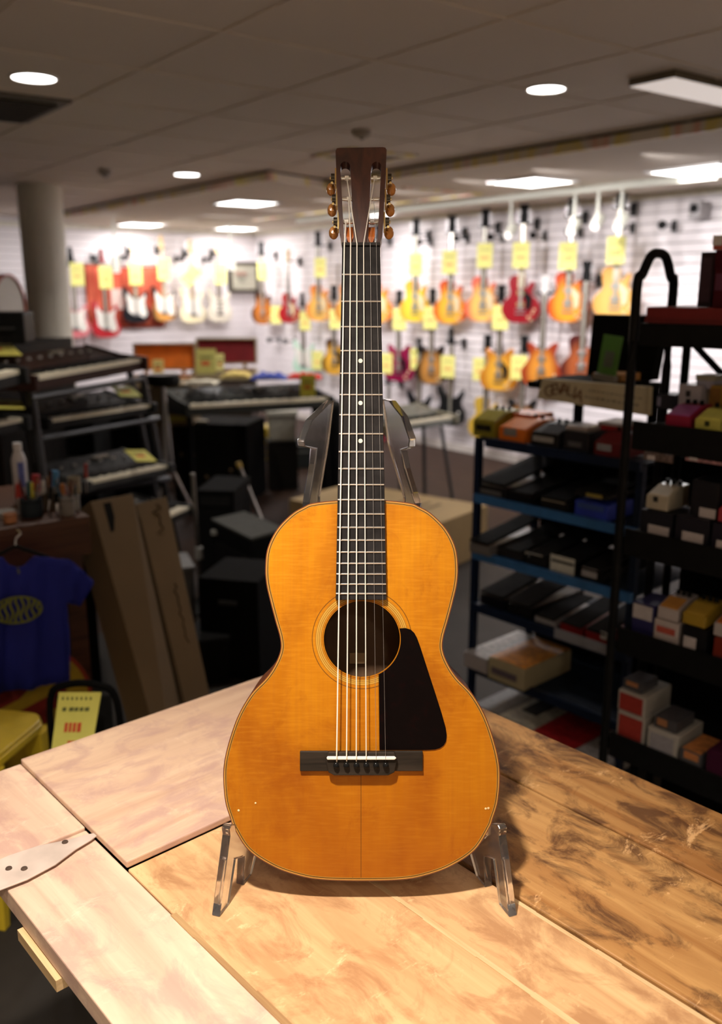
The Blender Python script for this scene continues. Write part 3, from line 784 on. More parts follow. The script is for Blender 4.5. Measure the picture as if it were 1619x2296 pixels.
def bodymat(cen, edge, soft=.5, cz=.15, rad=.165):
    m, n, l, b = new_mat('lacquer')
    tc = n.new('ShaderNodeTexCoord'); sp = n.new('ShaderNodeSeparateXYZ'); l.new(tc.outputs['Object'], sp.inputs[0])
    x = mth(n, l, 'DIVIDE', sp.outputs[0], rad)
    z0 = mth(n, l, 'SUBTRACT', sp.outputs[2], cz)
    z = mth(n, l, 'DIVIDE', z0, rad*1.5)
    d = mth(n, l, 'SQRT', mth(n, l, 'ADD', mth(n, l, 'MULTIPLY', x, x), mth(n, l, 'MULTIPLY', z, z)))
    nz = noise(n, l, mapping(n, l, (60, 4, 5)), 1.0, 2)
    d = mth(n, l, 'ADD', d, mth(n, l, 'MULTIPLY', mth(n, l, 'SUBTRACT', nz, .5), .12))
    l.new(ramp(n, l, d, [(soft, cen), (.95, edge)]), b.inputs['Base Color'])
    b.inputs['Roughness'].default_value = .3; b.inputs['Coat Weight'].default_value = .5; b.inputs['Coat Roughness'].default_value = .1
    return m
MAPLE = M((.62, .42, .2), .4, scale=12); ROSE = M((.09, .045, .025), .5); CHR = M((.45, .45, .45), .35, 1.0)
PGW = M((.85, .82, .74), .35, noise=.03); PGC = M((.82, .68, .42), .35, noise=.05)
def electric(kind, label, px, py, wall, cen, edge, guard=None, neck=ROSE, headc=BLACK, scale=1.0, off=0.0, roll=0.0, plated=None, yaw=0.0):
    """px, py = lowest point of the body in the photo; the guitar hangs a hand's breadth in front of its wall"""
    if wall == 'R': p = onv(px, py, 5.93 - off); rot = R(-27) + yaw; grp = 'electric guitars hanging on the right wall'
    else: p = onu(px, py, -10.27 + off); rot = R(28) + yaw; grp = 'electric guitars hanging on the left wall'
    t = thing('electric_guitar', label, 'guitar', p, 0, grp, rot=(0, roll, rot)); t.scale = (scale,)*3
    poly = [(q.x, q.y) for q in catmull([(a, c, 0) for a, c in {'lp': LP, 'st': ST, 'es': ES}[kind]], 4)]
    MB().prism(poly, -.022, .022).build('body', bodymat(cen, edge) if edge else M(cen, .3, coat=.5, noise=.04), t, bevel=.006)
    nz0 = .30 if kind != 'es' else .34
    MB().hexa([(-.027, -.030, nz0), (.027, -.030, nz0), (.024, -.008, nz0), (-.024, -.008, nz0)], [(-.021, -.030, .825), (.021, -.030, .825), (.018, -.008, .825), (-.018, -.008, .825)]).build('neck', neck, t)
    if kind == 'st': hd = [(-.021,.825),(.021,.825),(.028,.86),(.022,.90),(.014,.985),(-.004,1.0),(-.03,.985),(-.034,.955),(-.026,.93),(-.036,.87),(-.03,.85)]
    else: hd = [(-.021,.825),(.021,.825),(.036,.86),(.030,.93),(.040,.985),(.02,.995),(0,.983),(-.02,.995),(-.040,.985),(-.030,.93),(-.036,.86)]
    h = MB().prism(hd, -.024, -.008).build('headstock', headc, t)
    for k in range(6 if kind == 'st' else 3):
        z = .855 + k*(.022 if kind == 'st' else .042)
        for sd_ in ((-1,) if kind == 'st' else (-1, 1)):
            pg_ = PEG.copy(); C.objects.link(pg_); pg_.parent = h; pg_.location = (sd_*.048, -.016, z); pg_.name = 'tuning_peg'
    if kind == 'st':
        g = MB().prism([(-.10,.36),(-.055,.30),(-.03,.285),(.03,.28),(.075,.30),(.105,.335),(.115,.30),(.098,.24),(.11,.17),(.125,.10),(.09,.06),(.03,.085),(-.05,.10),(-.095,.14),(-.10,.22),(-.112,.30)], -.0245, -.0222).build('pickguard', guard or PGW, t)
        for z in (.245, .195, .14): MB().box(-.04, .04, -.029, -.0246, z-.009, z+.009).build('pickup', PGW if guard is None else BLACK, t, bevel=.002)
        MB().box(-.038, .038, -.032, -.0246, .085, .115).build('bridge', CHR, t)
        for z in ((.09, .075), (.105, .125)): MB().lathe([(.011, -.035), (.012, -.0246)], (z[0]-.01, 0, z[1]+.02), 'y', 12).build('knob', PGW, t)
    else:
        if guard is not None:
            MB().prism([(.028,.285),(.10,.225),(.095,.13),(.055,.10),(.045,.20),(.030,.21)] if kind == 'lp' else [(.028,.29),(.095,.215),(.09,.13),(.05,.105),(.043,.2),(.03,.21)], -.031, -.0285).build('pickguard', guard, t)
        for z in (.255, .155): MB().box(-.036, .036, -.028, -.0222, z-.019, z+.019).build('pickup', plated or CHR, t, bevel=.003)
        MB().box(-.045, .045, -.032, -.0222, .110, .121).build('bridge', CHR, t)
        MB().box(-.045, .045, -.034, -.0222, .075, .087).build('tailpiece', CHR, t)
        for (x, z) in ((.075, .05), (.11, .085), (.10, .03+.0), (.125, .115)): MB().lathe([(.009, -.034), (.012, -.0222)], (x, 0, z), 'y', 12).build('knob', PGC, t)
    MB().box(-.014, .014, -.0316, -.0302, .11, .83).build('strings', M((.6, .58, .5), .3, .7), t)
    # the hook that holds it
    hk = thing('wall_hook', 'black padded wall hook holding ' + (label if len(label.split()) < 11 else ' '.join(label.split()[:11])), 'wall hook', p, 0, 'black guitar hooks on the ' + ('right' if wall == 'R' else 'left') + ' wall', rot=(0, 0, RZ if wall == 'R' else RZ + math.pi/2))
    q = Vector((0, 0, .835*scale))
    r_ = Matrix.Rotation(-(RZ if wall == 'R' else RZ + math.pi/2), 3, 'Z') @ Vector((math.cos(rot), math.sin(rot), 0))
    w_ = .145 + off if wall == 'R' else .125 + off
    mb = MB(); mb.tube([(.0, .05, q.z), (0, w_, q.z+.01)], .007, 8)
    mb.build('arm', BLACK, hk)
    mb = MB()
    for a in (-1, 1):
        e = r_*(.038*a); mb.tube([Vector((0, .05, q.z)), Vector((e.x, e.y+.02, q.z)), Vector((e.x, e.y-.035, q.z+.004))], .008, 8)
    mb.build('yoke', BLACK, hk)
    MB().box(-.03, .03, w_, w_+.008, q.z-.05, q.z+.05).build('plate', DGREY, hk)
    return t
PEG = MB().box(-.014, .014, -.003, .003, -.006, .006).build('tuning_peg', CHR); C.objects.unlink(PEG)
# left wall, from the column to the corner
electric('st', 'pink double-horn electric guitar with white scratch plate beside the column', 172, 757, 'L', (.72, .20, .22), None, off=.02)
electric('st', 'red double-horn electric guitar hanging low before the red banner', 240, 757, 'L', (.50, .02, .03), None, neck=ROSE, headc=M((.25, .02, .02), .4), off=.05)
electric('st', 'black double-horn electric guitar with white scratch plate', 307, 724, 'L', (.015, .015, .018), None, neck=MAPLE, headc=MAPLE)
electric('st', 'sunburst double-horn electric guitar right of the red banner', 370, 720, 'L', (.75, .35, .08), (.03, .012, .008), neck=MAPLE, headc=MAPLE)
electric('st', 'cream double-horn electric guitar under the tilted tag', 433, 724, 'L', (.88, .78, .50), None, neck=MAPLE, headc=MAPLE)
electric('st', 'aged white double-horn electric guitar left of the framed grey sign', 493, 722, 'L', (.68, .62, .50), None, neck=ROSE, headc=MAPLE, guard=M((.75, .7, .6), .4))
# right wall, upper row
Rg = 'R'
electric('lp', 'dark brown sunburst electric guitar nearest the corner of the walls', 592, 727, Rg, (.55, .17, .02), (.03, .012, .008), off=.04)
electric('lp', 'small cherry red electric guitar with cream plate in the upper row', 650, 724, Rg, (.42, .01, .015), None, guard=PGC, scale=.86, headc=MAPLE)
electric('lp', 'orange to cream single-cut electric guitar second left of the big neck', 717, 720, Rg, (.95, .55, .12), (.85, .25, .05), guard=PGC)
electric('lp', 'amber single-cut electric guitar half hidden left of the big neck', 783, 722, Rg, (.85, .5, .1), (.6, .2, .03), guard=PGC)
electric('lp', 'orange single-cut electric guitar showing just right of the big neck', 848, 724, Rg, (.95, .5, .06), (.85, .22, .03), guard=PGC)
electric('lp', 'lemon yellow single-cut electric guitar with amber shoulders', 932, 722, Rg, (.98, .72, .06), (.90, .42, .04), guard=PGC)
electric('lp', 'bright orange burst single-cut electric guitar in the upper row', 1010, 726, Rg, (.98, .55, .05), (.75, .10, .015), guard=PGC)
electric('lp', 'cream and coral red burst single-cut electric guitar in the upper row', 1083, 722, Rg, (.98, .62, .16), (.85, .16, .10), guard=PGC)
electric('lp', 'wine red single-cut electric guitar with black scratch plate', 1167, 724, Rg, (.33, .006, .015), None, guard=BLACK, plated=M((.75, .6, .3), .3, 1.0), neck=PGC)
electric('lp', 'deep orange burst single-cut electric guitar left of the black case lid', 1272, 722, Rg, (.95, .38, .03), (.60, .06, .01), guard=PGC)
electric('lp', 'pale natural wood single-cut electric guitar above the black case lid', 1377, 716, Rg, (.85, .50, .14), (.75, .38, .09), guard=PGC, neck=PGC)
# right wall, lower row
electric('lp', 'amber and black burst electric guitar left of the big neck lower row', 752, 840, Rg, (.90, .48, .05), (.06, .02, .01), guard=BLACK)
electric('st', 'pale mint green electric guitar behind the red cloth', 683, 838, Rg, (.55, .80, .64), None, scale=.95, headc=BLACK)
electric('es', 'magenta double-cut electric guitar right of the big neck', 895, 855, Rg, (.30, .005, .06), None, guard=BLACK, scale=.93)
electric('es', 'tobacco and black burst double-cut electric guitar in the lower row', 968, 860, Rg, (.60, .27, .06), (.015, .008, .006), guard=None, scale=.93)
electric('es', 'honey amber double-cut electric guitar with black scratch plate', 1118, 876, Rg, (.88, .46, .05), (.60, .22, .02), guard=BLACK, scale=.95)
electric('es', 'cherry edged amber double-cut electric guitar with white headstock', 1213, 868, Rg, (.75, .30, .04), (.35, .04, .012), guard=None, scale=.95, headc=WHITE)
electric('lp', 'dark cherry electric guitar mostly hidden by the black case lid', 1302, 862, Rg, (.40, .10, .03), (.08, .01, .01), guard=None)
# bottom row, only partly seen
electric('st', 'black double-horn electric guitar low on the wall by the grey keyboard', 1010, 955, Rg, (.02, .02, .02), None, guard=BLACK, scale=.95)
electric('st', 'black double-horn electric guitar low on the wall right of the big neck', 940, 960, Rg, (.015, .015, .018), None, guard=BLACK, scale=.92)
electric('lp', 'mustard gold single-cut electric guitar low behind the yellow pedal', 1088, 985, Rg, (.62, .40, .05), None, guard=PGC, scale=.98)
electric('es', 'amber and black burst electric guitar low behind the orange pedal', 1168, 990, Rg, (.55, .22, .04), (.01, .01, .01), guard=None, scale=.95)
electric('st', 'red electric guitar low under the grey keyboard', 872, 1000, Rg, (.5, .01, .05), None, guard=BLACK, scale=.8)

# ---- price tags
m, n, l, b = new_mat('tag_paper')
tc = n.new('ShaderNodeTexCoord'); sp = n.new('ShaderNodeSeparateXYZ'); l.new(tc.outputs['Object'], sp.inputs[0])
zz = mth(n, l, 'ABSOLUTE', mth(n, l, 'ADD', sp.outputs[2], .02)); xx = mth(n, l, 'ABSOLUTE', sp.outputs[0])
blot = mth(n, l, 'MULTIPLY', mth(n, l, 'LESS_THAN', zz, .016), mth(n, l, 'LESS_THAN', xx, .04))
ns = noise(n, l, mapping(n, l, (120, 1, 60)), 1.0, 2)
col = mixc(n, l, mth(n, l, 'MULTIPLY', mth(n, l, 'MULTIPLY', blot, ns), 1.1), (.90, .86, .26), (.85, .30, .10))
z2 = mth(n, l, 'ABSOLUTE', mth(n, l, 'SUBTRACT', sp.outputs[2], .05))
bl2 = mth(n, l, 'MULTIPLY', mth(n, l, 'LESS_THAN', z2, .010), mth(n, l, 'LESS_THAN', xx, .05))
col = mixc(n, l, mth(n, l, 'MULTIPLY', mth(n, l, 'MULTIPLY', bl2, ns), .7), col, (.25, .22, .08))
l.new(col, b.inputs['Base Color']); b.inputs['Roughness'].default_value = .6
TAGM = m
def pricetag(px, py, label, wall='R', w=.145, h=.21, roll=0.0, off=.10):
    p = onv(px, py, 5.93-off) if wall == 'R' else onu(px, py, -10.27+off)
    t = thing('price_tag', label, 'price tag', p, 0, 'yellow price tags on the guitar walls', rot=(0, roll, R(-27) if wall == 'R' else R(28)))
    MB().box(-w/2, w/2, -.001, .001, -h/2, h/2).build('card', TAGM, t)
    MB().tube([(0, 0, h/2-.008), (.004, .03, h/2+.05)], .0012, 5).build('string', M((.8, .8, .75), .6), t)
    return t
for x, y, lab, ro in ((173, 615, 'yellow price tag on the pink guitar beside the column', 0), (237, 622, 'yellow price tag on the low hanging red guitar', 0), (304, 614, 'yellow price tag on the black guitar before the banner', 0),
                  (367, 604, 'yellow price tag on the sunburst guitar right of the banner', 0), (428, 618, 'tilted yellow price tag on the cream guitar', .75), (494, 614, 'yellow price tag on the aged white guitar', 0)):
    pricetag(x, y, lab, 'L', w=.15, h=.25, roll=ro)
for x, y, lab in ((589, 607, 'yellow price tag on the brown sunburst guitar near the corner'), (718, 600, 'yellow price tag on the orange to cream guitar left of the headstock'),
               (932, 593, 'bright yellow price tag on the lemon yellow guitar'), (1008, 588, 'yellow price tag on the bright orange burst guitar'), (1087, 573, 'yellow price tag on the cream and coral guitar'),
               (1168, 572, 'yellow price tag on the wine red guitar'), (1273, 574, 'yellow price tag on the deep orange guitar left of the case lid')):
    pricetag(x, y, lab)
pricetag(1381, 561, 'largest bright yellow price tag on the pale natural guitar', w=.14, h=.20)
for x, y, lab in ((619, 706, 'yellow tag between the brown sunburst and the small cherry guitar'), (684, 720, 'yellow tag under the gap between cherry and orange to cream guitars'), (752, 716, 'yellow tag just left of the big neck'),
               (896, 716, 'yellow tag just right of the big neck under the orange guitar'), (965, 713, 'yellow tag between the lemon yellow and bright orange guitars'), (1122, 712, 'yellow tag between the coral and wine red guitars'),
               (866, 815, 'yellow tag against the right edge of the big neck lower row'), (712, 808, 'yellow tag left of the amber and black burst guitar'), (935, 805, 'narrow yellow tag between magenta and tobacco guitars'),
               (1004, 822, 'yellow tag right of the tobacco burst guitar'), (1077, 828, 'yellow tag left of the honey amber guitar'), (1163, 824, 'yellow tag right of the honey amber guitar')):
    pricetag(x, y, lab, off=.03 if x in (935, 1077) else .08)
# empty hooks
for x, y, lab, wl in ((1495, 505, 'empty black hook high on the wall left of the black arch', 'R'), (1205, 528, 'round black knob hook right of the wine red guitar', 'R'), (1110, 532, 'round black knob hook right of the coral guitar', 'R'),
                  (1285, 520, 'round black knob hook right of the deep orange guitar', 'R'), (1402, 510, 'round black knob hook right of the pale natural guitar', 'R'), (950, 543, 'round black knob hook right of the lemon guitar', 'R'), (1033, 535, 'round black knob hook right of the bright orange guitar', 'R'),
                  (402, 580, 'round black knob hook left of the cream guitar', 'L'), (464, 582, 'round black knob hook left of the aged white guitar', 'L'), (147, 577, 'round black knob hook beside the column', 'L'), (213, 577, 'round black knob hook left of the red guitar', 'L'), (277, 578, 'round black knob hook left of the black guitar', 'L'),
                  (612, 762, 'black knob hook under the brown sunburst guitar', 'R'), (648, 765, 'black knob hook over the mint green guitar', 'R')):
    p = onv(x, y, 6.0) if wl == 'R' else onu(x, y, -10.32)
    t = thing('wall_hook', lab, 'wall hook', p, 0, 'empty black hooks on the guitar walls', rot=(0, 0, RZ if wl == 'R' else RZ + math.pi/2))
    MB().tube([(0, -.05, 0), (0, .088, 0)], .007, 8).build('arm', BLACK, t)
    MB().lathe([(.012, -.075), (.03, -.07), (.034, -.055), (.03, -.042), (.012, -.038)], (0, 0, 0), 'y', 14).build('pad', BLACK, t, smooth=True)
    MB().box(-.02, .02, .088, .098, -.04, .04).build('plate', DGREY, t)
# red banner on the left wall
def quadpx(fn, pts): return [fn(*p) for p in pts]
m, n, l, b = new_mat('banner_cloth')
tc = n.new('ShaderNodeTexCoord'); sp = n.new('ShaderNodeSeparateXYZ'); l.new(tc.outputs['Object'], sp.inputs[0])
f = noise(n, l, mapping(n, l, (6, 6, 1.5)), 2.0, 3)
l.new(ramp(n, l, f, [(.35, (.42, .05, .02)), (.65, (.68, .14, .07))]), b.inputs['Base Color']); b.inputs['Roughness'].default_value = .8
BAN = m
a = onu(188, 592, -10.39); c = onu(362, 592, -10.39); z0 = onu(280, 735, -10.39).z
t = thing('wall_banner', 'red cloth banner hanging behind the left row of electric guitars', 'banner', (a.x, a.y, z0), RZ + math.pi/2)
w = (c-a).length; hgt = a.z - z0
mb = MB(); N = 30; vs = []
for j in range(7):
    for i in range(N+1):
        u_ = i/N; vs.append((w*u_, .008*math.sin(u_*38) - .012 + .0*j, hgt*j/6 - (.03*math.sin(u_*math.pi) if j == 6 else 0)))
mb.add(vs, [(j*(N+1)+i, j*(N+1)+i+1, (j+1)*(N+1)+i+1, (j+1)*(N+1)+i) for j in range(6) for i in range(N)])
o = mb.build('cloth', BAN, t, smooth=True); sf = o.modifiers.new('s', 'SOLIDIFY'); sf.thickness = .004
MB().box(w*.30, w*.46, -.03, -.027, hgt*.30, hgt*.62).build('printed_patch', M((.75, .55, .48), .7), t)
MB().tube([(-.03, -.012, hgt+.004), (w+.03, -.012, hgt+.004)], .008, 8).build('rod', M((.25, .2, .15), .5), t)
# framed grey sign
a = onu(512, 586, -10.36); c = onu(578, 586, -10.36); z0 = onu(545, 655, -10.36).z; w = (c-a).length; hgt = a.z - z0
t = thing('framed_sign', 'grey sign in a dark frame between the white guitar and the corner', 'sign', (a.x, a.y, z0), RZ + math.pi/2)
mb = MB(); e = .035
mb.box(0, w, -.03, .03, 0, e); mb.box(0, w, -.03, .03, hgt-e, hgt); mb.box(0, e, -.03, .03, e, hgt-e); mb.box(w-e, w, -.03, .03, e, hgt-e); mb.build('frame', M((.07, .06, .045), .5), t)
MB().box(e, w-e, -.01, .03, e, hgt-e).build('panel', M((.38, .36, .28), .5, noise=.15, scale=6), t)
mb = MB(); cur = [(.0, .0), (.02, .03), (.04, 0), (.06, .03), (.08, .0), (.10, .025), (.12, .0), (.14, .025), (.16, .01)]
mb.tube([(w*.22 + p[0], -.013, hgt*.58 + p[1]) for p in cur], .006, 6); mb.tube([(w*.22, -.013, hgt*.55), (w*.22+.16, -.013, hgt*.56)], .004, 6)
mb.build('script_mark', M((.30, .05, .03), .5), t)
MB().prism([(w*.42, hgt*.30), (w*.62, hgt*.52), (w*.18, hgt*.52)], -.012, -.0101).build('printed_triangle', M((.22, .22, .17), .5), t)
# ================================================================== LEFT SIDE
def two_pt(a, b):             # frame with local x from a to b (same height), y pointing away behind
    d = b - a; return math.atan2(d.y, d.x), math.hypot(d.x, d.y), math.asin(max(-1, min(1, (b.z-a.z)/d.length)))
KEYW = M((.80, .73, .55), .4, noise=.06); CASEK = M((.02, .02, .02), .4)
SLIDER = MB().box(-.008, .008, -.006, .006, 0, .012).build('slider', M((.35, .33, .30), .4)); C.objects.unlink(SLIDER)
def keyboard(label, a, b, depth=.32, hgt=.09, octs=5, case=CASEK, cheek=None, panel_col=(.03, .03, .03), slope=.03, group=None, name='keyboard'):
    yaw, L, tilt = two_pt(a, b)
    t = thing(name, label, 'keyboard', a - Vector((0, 0, hgt*.55)), 0, group, rot=(0, -tilt, yaw))
    e = .03; kd = .14
    mb = MB(); mb.prism([(-.005, 0), (depth, 0), (depth, hgt+slope), (kd+.01, hgt*.8), (kd+.01, hgt*.42), (-.005, hgt*.42)], e, L-e, 'yz'); mb.build('case', case, t, bevel=.003)
    for x0 in (0, L-e):
        MB().prism([(-.03, 0), (depth+.005, 0), (depth+.005, hgt+slope+.006), (kd, hgt*.88), (-.03, hgt*.7)], x0, x0+e-.001, 'yz').build('cheek', cheek or case, t, bevel=.004)
    nw = 7*octs + 1; kw = (L-2*e-.004)/nw; mb = MB()
    for i in range(nw):
        x = e + .002 + i*kw; mb.box(x+.0006, x+kw-.0006, -.002, kd+.006, hgt*.43, hgt*.62)
    mb.build('white_keys', KEYW, t)
    mb = MB()
    for i in range(nw-1):
        if i % 7 in (2, 6): continue
        x = e + .002 + (i+1)*kw; mb.box(x-kw*.28, x+kw*.28, .052, kd+.006, hgt*.62, hgt*.62+.011)
    mb.build('black_keys', BLACK, t)
    y0, y1 = kd+.03, depth-.03
    zf = lambda y: hgt*.8 + (hgt+slope-hgt*.8)*(y-kd-.01)/(depth-kd-.01)
    for i in range(int(L/.09)):
        x = e + .05 + i*.09
        if x < L-e-.05:
            k_ = SLIDER.copy(); C.objects.link(k_); k_.parent = t; k_.location = (x, (y0+y1)/2, zf((y0+y1)/2)+.0005)
    x = L*.62; ym = (y0+y1)/2+.04
    MB().box(x-.05, x+.05, ym-.015, ym+.015, zf(ym)+.001, zf(ym)+.012).build('display', M((.22, .20, .14), .3), t)
    return t
g_k = 'keyboards tiered on the left stands'
keyboard('dark keyboard on the topmost tier of the left stand', onY(66, 850, 3.95), onY(322, 806, 4.95), depth=.34, hgt=.10, case=M((.035, .014, .010), .4), group=g_k)
keyboard('black keyboard on the second tier of the left stand', onY(98, 945, 4.25), onY(345, 908, 4.95), depth=.34, hgt=.08, group=g_k)
keyboard('black keyboard on the third tier with an orange clip at its front', onY(188, 1085, 4.2), onY(384, 1043, 4.75), depth=.34, hgt=.07, octs=4, case=M((.05, .05, .05), .5), group=g_k)
keyboard('keyboard end showing behind the leaning cardboard boxes', onY(345, 1172, 3.95), onY(428, 1136, 4.45), depth=.32, hgt=.07, octs=3, group=g_k)
keyboard('long flat black keyboard under the blue and red cloths', onY(412, 912, 5.9), onY(745, 893, 6.6), depth=.36, hgt=.12, octs=7, case=M((.04, .042, .038), .35))
keyboard('grey keyboard on a thin stand right of the guitar neck', onY(862, 958, 5.9), onY(1022, 934, 6.55), depth=.36, hgt=.09, octs=4, case=M((.13, .14, .12), .4), cheek=M((.32, .30, .22), .5))
keyboard('keyboard cut by the left edge of the photo under a yellow sheet', onY(-60, 856, 3.5), onY(52, 830, 3.85), depth=.42, hgt=.10, octs=3, group=g_k)
keyboard('lower black keyboard cut by the left edge of the photo', onY(-60, 962, 3.6), onY(58, 938, 3.95), depth=.34, hgt=.09, octs=3, group=g_k)
# stands
def stand(label, posts, rails, r=.02, mat=BLACK, name='keyboard_stand'):
    base = Vector(posts[0][0]); t = thing(name, label, 'stand', (base.x, base.y, 0)); o = Vector((base.x, base.y, 0))
    for p in posts: MB().tube([Vector(q)-o for q in p], r, 10).build('post', mat, t, smooth=True)
    for p in rails: MB().tube([Vector(q)-o for q in p], r*.8, 8).build('rail', mat, t, smooth=True)
    return t
def grd(x, y, Y):            # ground point below a pixel at distance Y
    p = onY(x, y, Y); return Vector((p.x, p.y, 0.0))
a, c = onY(72, 862, 4.2), onY(300, 815, 5.0)
dn = .62
b1 = onY(82, 860, 4.25); b2 = onY(298, 822, 5.0); 
STM = M((.04, .04, .045), .35, .3)
k1 = onY(66, 850, 3.95); k2 = onY(322, 806, 4.95)
def sidepost(fr, top, Y0, Y1): return [fr, top]
stand('black tiered keyboard stand behind the workbench tools', [[grd(120, 1100, 4.02)+Vector((0,0,.01)), onY(68, 875, 4.02)], [grd(395, 1080, 5.0)+Vector((0,0,.01)), onY(318, 838, 5.03)], [grd(90, 1000, 4.45)+Vector((0,0,.01)), onY(52, 868, 4.45)], [grd(360, 1000, 5.4)+Vector((0,0,.01)), onY(290, 830, 5.4)]],
      [[onY(68, 893, 4.0), onY(318, 850, 5.0)], [onY(92, 983, 4.2), onY(355, 938, 5.0)], [onY(110, 1117, 4.2), onY(380, 1073, 4.8)]], mat=STM)
stand('thin stand carrying the grey keyboard right of the neck', [[grd(955, 1090, 6.1), onY(950, 955, 6.2)], [grd(1012, 1112, 6.5)+Vector((0, -.3, 0)), onY(988, 948, 6.45)], [grd(905, 1030, 6.3)+Vector((0,.2,0)), onY(890, 955, 6.1)]], [[onY(880, 965, 6.05), onY(1005, 948, 6.5)]], r=.013, mat=DGREY)
stand('black stand under the long flat keyboard', [[grd(430, 1000, 6.2), onY(425, 930, 6.1)], [grd(735, 1000, 6.75), onY(725, 915, 6.7)]], [[onY(430, 926, 6.1), onY(728, 908, 6.7)]], r=.018)
for (x0, y0, Y0, x1, y1, Y1, lab) in ((446, 1240, 4.3, 432, 1062, 4.3, 'upright chrome microphone stand left of the grey topped amplifier'), (592, 1180, 4.9, 538, 1048, 5.2, 'slanting chrome stand leg right of the microphone stand')):
    p0 = onY(x0, y0, Y0); p1 = onY(x1, y1, Y1)
    if lab.startswith('upright'):
        t = thing('microphone_stand', lab, 'stand', (p0.x, p0.y, 0)); o0 = Vector((p0.x, p0.y, 0))
        MB().tube([Vector((0, 0, .02)), p1-o0], .011, 10).build('pole', M((.30, .28, .26), .3, .9), t, smooth=True)
        MB().lathe([(.02, -.03), (.02, .03)], tuple(p0-o0), seg=12).build('clutch', M((.35, .35, .33), .4), t)
        MB().lathe([(.13, 0), (.13, .012), (.03, .03)], seg=24).build('base', BLACK, t)
    else:
        d = p1-p0; k = (0-p0.z)/d.z; f = p0 + d*k
        t = thing('microphone_stand', lab, 'stand', f); MB().tube([Vector((0, 0, 0)), p1-f], .011, 10).build('pole', M((.30, .28, .26), .3, .9), t, smooth=True)
        MB().tube([p1-f-Vector((.0, 0, .0)), p1-f+Vector((-.01, 0, .03))], .016, 10).build('cap', M((.45, .3, .05), .5), t)
        MB().tube([Vector((0, 0, .012)), Vector((.0, .25, .012))], .01, 8).build('foot', BLACK, t)
# yellow sheets lying on / standing on the keyboards
def sheet(label, pts, mat=None, th=.003, name='price_sheet', cat='price sheet', grp='yellow price sheets among the keyboards', marks=True):
    c_ = sum(pts, Vector())/4; t = thing(name, label, cat, c_, 0, grp)
    nn = (pts[1]-pts[0]).cross(pts[3]-pts[0]).normalized()
    MB().hexa([p-c_ for p in pts], [p-c_+nn*th for p in pts]).build('card', mat or YELLOW, t)
    if marks:
        ex = (pts[1]-pts[0]); ey = (pts[3]-pts[0]); sgn = 1 if nn.dot(CAM - c_) > 0 else -1
        off = nn*(th*1.4 if sgn > 0 else -th*.4)
        for (x0, x1, y0, y1, col) in ((.2, .8, .62, .70, (.2, .2, .05)), (.28, .70, .34, .50, (.70, .12, .03))):
            q = [pts[0]-c_+ex*x0+ey*y0+off, pts[0]-c_+ex*x1+ey*y0+off, pts[0]-c_+ex*x1+ey*y1+off, pts[0]-c_+ex*x0+ey*y1+off]
            MB().hexa(q, [p+nn*.0006*sgn for p in q]).build('printed_line', M(col, .6, noise=.3, scale=90), t)
    return t
def flat(x0, x1, y0, y1, z, dx=0):   # sheet lying level seen between photo rows y0 (far) and y1 (near)
    return [onz(x0, y1, z), onz(x1, y1, z), onz(x1-dx, y0, z), onz(x0-dx, y0, z)]
def zof(x, y, Y): return onY(x, y, Y).z
sheet('yellow price sheet on the keyboard at the left edge top tier', flat(-40, 50, 768, 797, 1.29, 30), M((.70, .62, .12), .6))
sheet('yellow price sheet on the lower keyboard at the left edge', flat(-40, 55, 897, 917, 1.065, 10), M((.70, .62, .12), .6))
sheet('yellow price sheet lying on the second tier keyboard', flat(270, 317, 868, 889, 1.055, 22), M((.60, .60, .16), .6))
sheet('yellow price sheet lying on the third tier keyboard', flat(306, 352, 1010, 1035, .785, 28), M((.66, .60, .12), .6))
def upright(label, x0, x1, y0, y1, Y, mat=None, lean=0.0, **k):
    pts = [onY(x0, y1, Y), onY(x1, y1, Y), onY(x1, y0, Y+lean), onY(x0, y0, Y+lean)]
    return sheet(label, pts, mat, **k)
upright('olive yellow price card standing between the orange and maroon cases', 439, 484, 782, 838, 8.4, M((.62, .58, .16), .6))
upright('small pale yellow card leaning in the orange lined case', 342, 367, 806, 842, 8.4, M((.85, .82, .30), .6))
upright('small pale yellow card left in the maroon lined case', 484, 502, 793, 832, 8.7, M((.85, .82, .30), .6))
upright('bright yellow price card hanging off the long keyboard end', 673, 707, 840, 888, 6.35, M((.85, .82, .10), .6))
# red, white and black price card on its black holder, close to the table corner
pts = [onY(115, 1683, 1.86), onY(205, 1683, 1.86), onY(227, 1552, 1.98), onY(132, 1552, 1.98)]
c_ = sum(pts, Vector())/4
t = thing('price_card', 'olive yellow price card with dark and red print behind the table corner', 'price card', c_)
nn = (pts[1]-pts[0]).cross(pts[3]-pts[0]).normalized(); ex, ey = pts[1]-pts[0], pts[3]-pts[0]
MB().hexa([p-c_ for p in pts], [p-c_-nn*.003 for p in pts]).build('card', M((.66, .62, .12), .6, noise=.04), t)
def onc(x, y): return pts[0]-c_+ex*x+ey*y+nn*.0004
mb = MB()
for k in range(7): x = .13+.12*k; q = [onc(x-.025, .86), onc(x+.025, .86), onc(x+.025, .91), onc(x-.025, .91)]; mb.hexa(q, [p+nn*.0005 for p in q])
for x, w in ((.15, .10), (.32, .12), (.46, .10), (.59, .10), (.72, .12)): q = [onc(x, .66), onc(x+w, .665), onc(x+w, .735), onc(x, .725)]; mb.hexa(q, [p+nn*.0005 for p in q])
mb.build('dark_print', M((.10, .11, .02), .6), t)
mb = MB()
for x, w in ((.26, .08), (.37, .07), (.47, .08), (.58, .10)): q = [onc(x, .30), onc(x+w, .31), onc(x+w, .47), onc(x, .46)]; mb.hexa(q, [p+nn*.0005 for p in q])
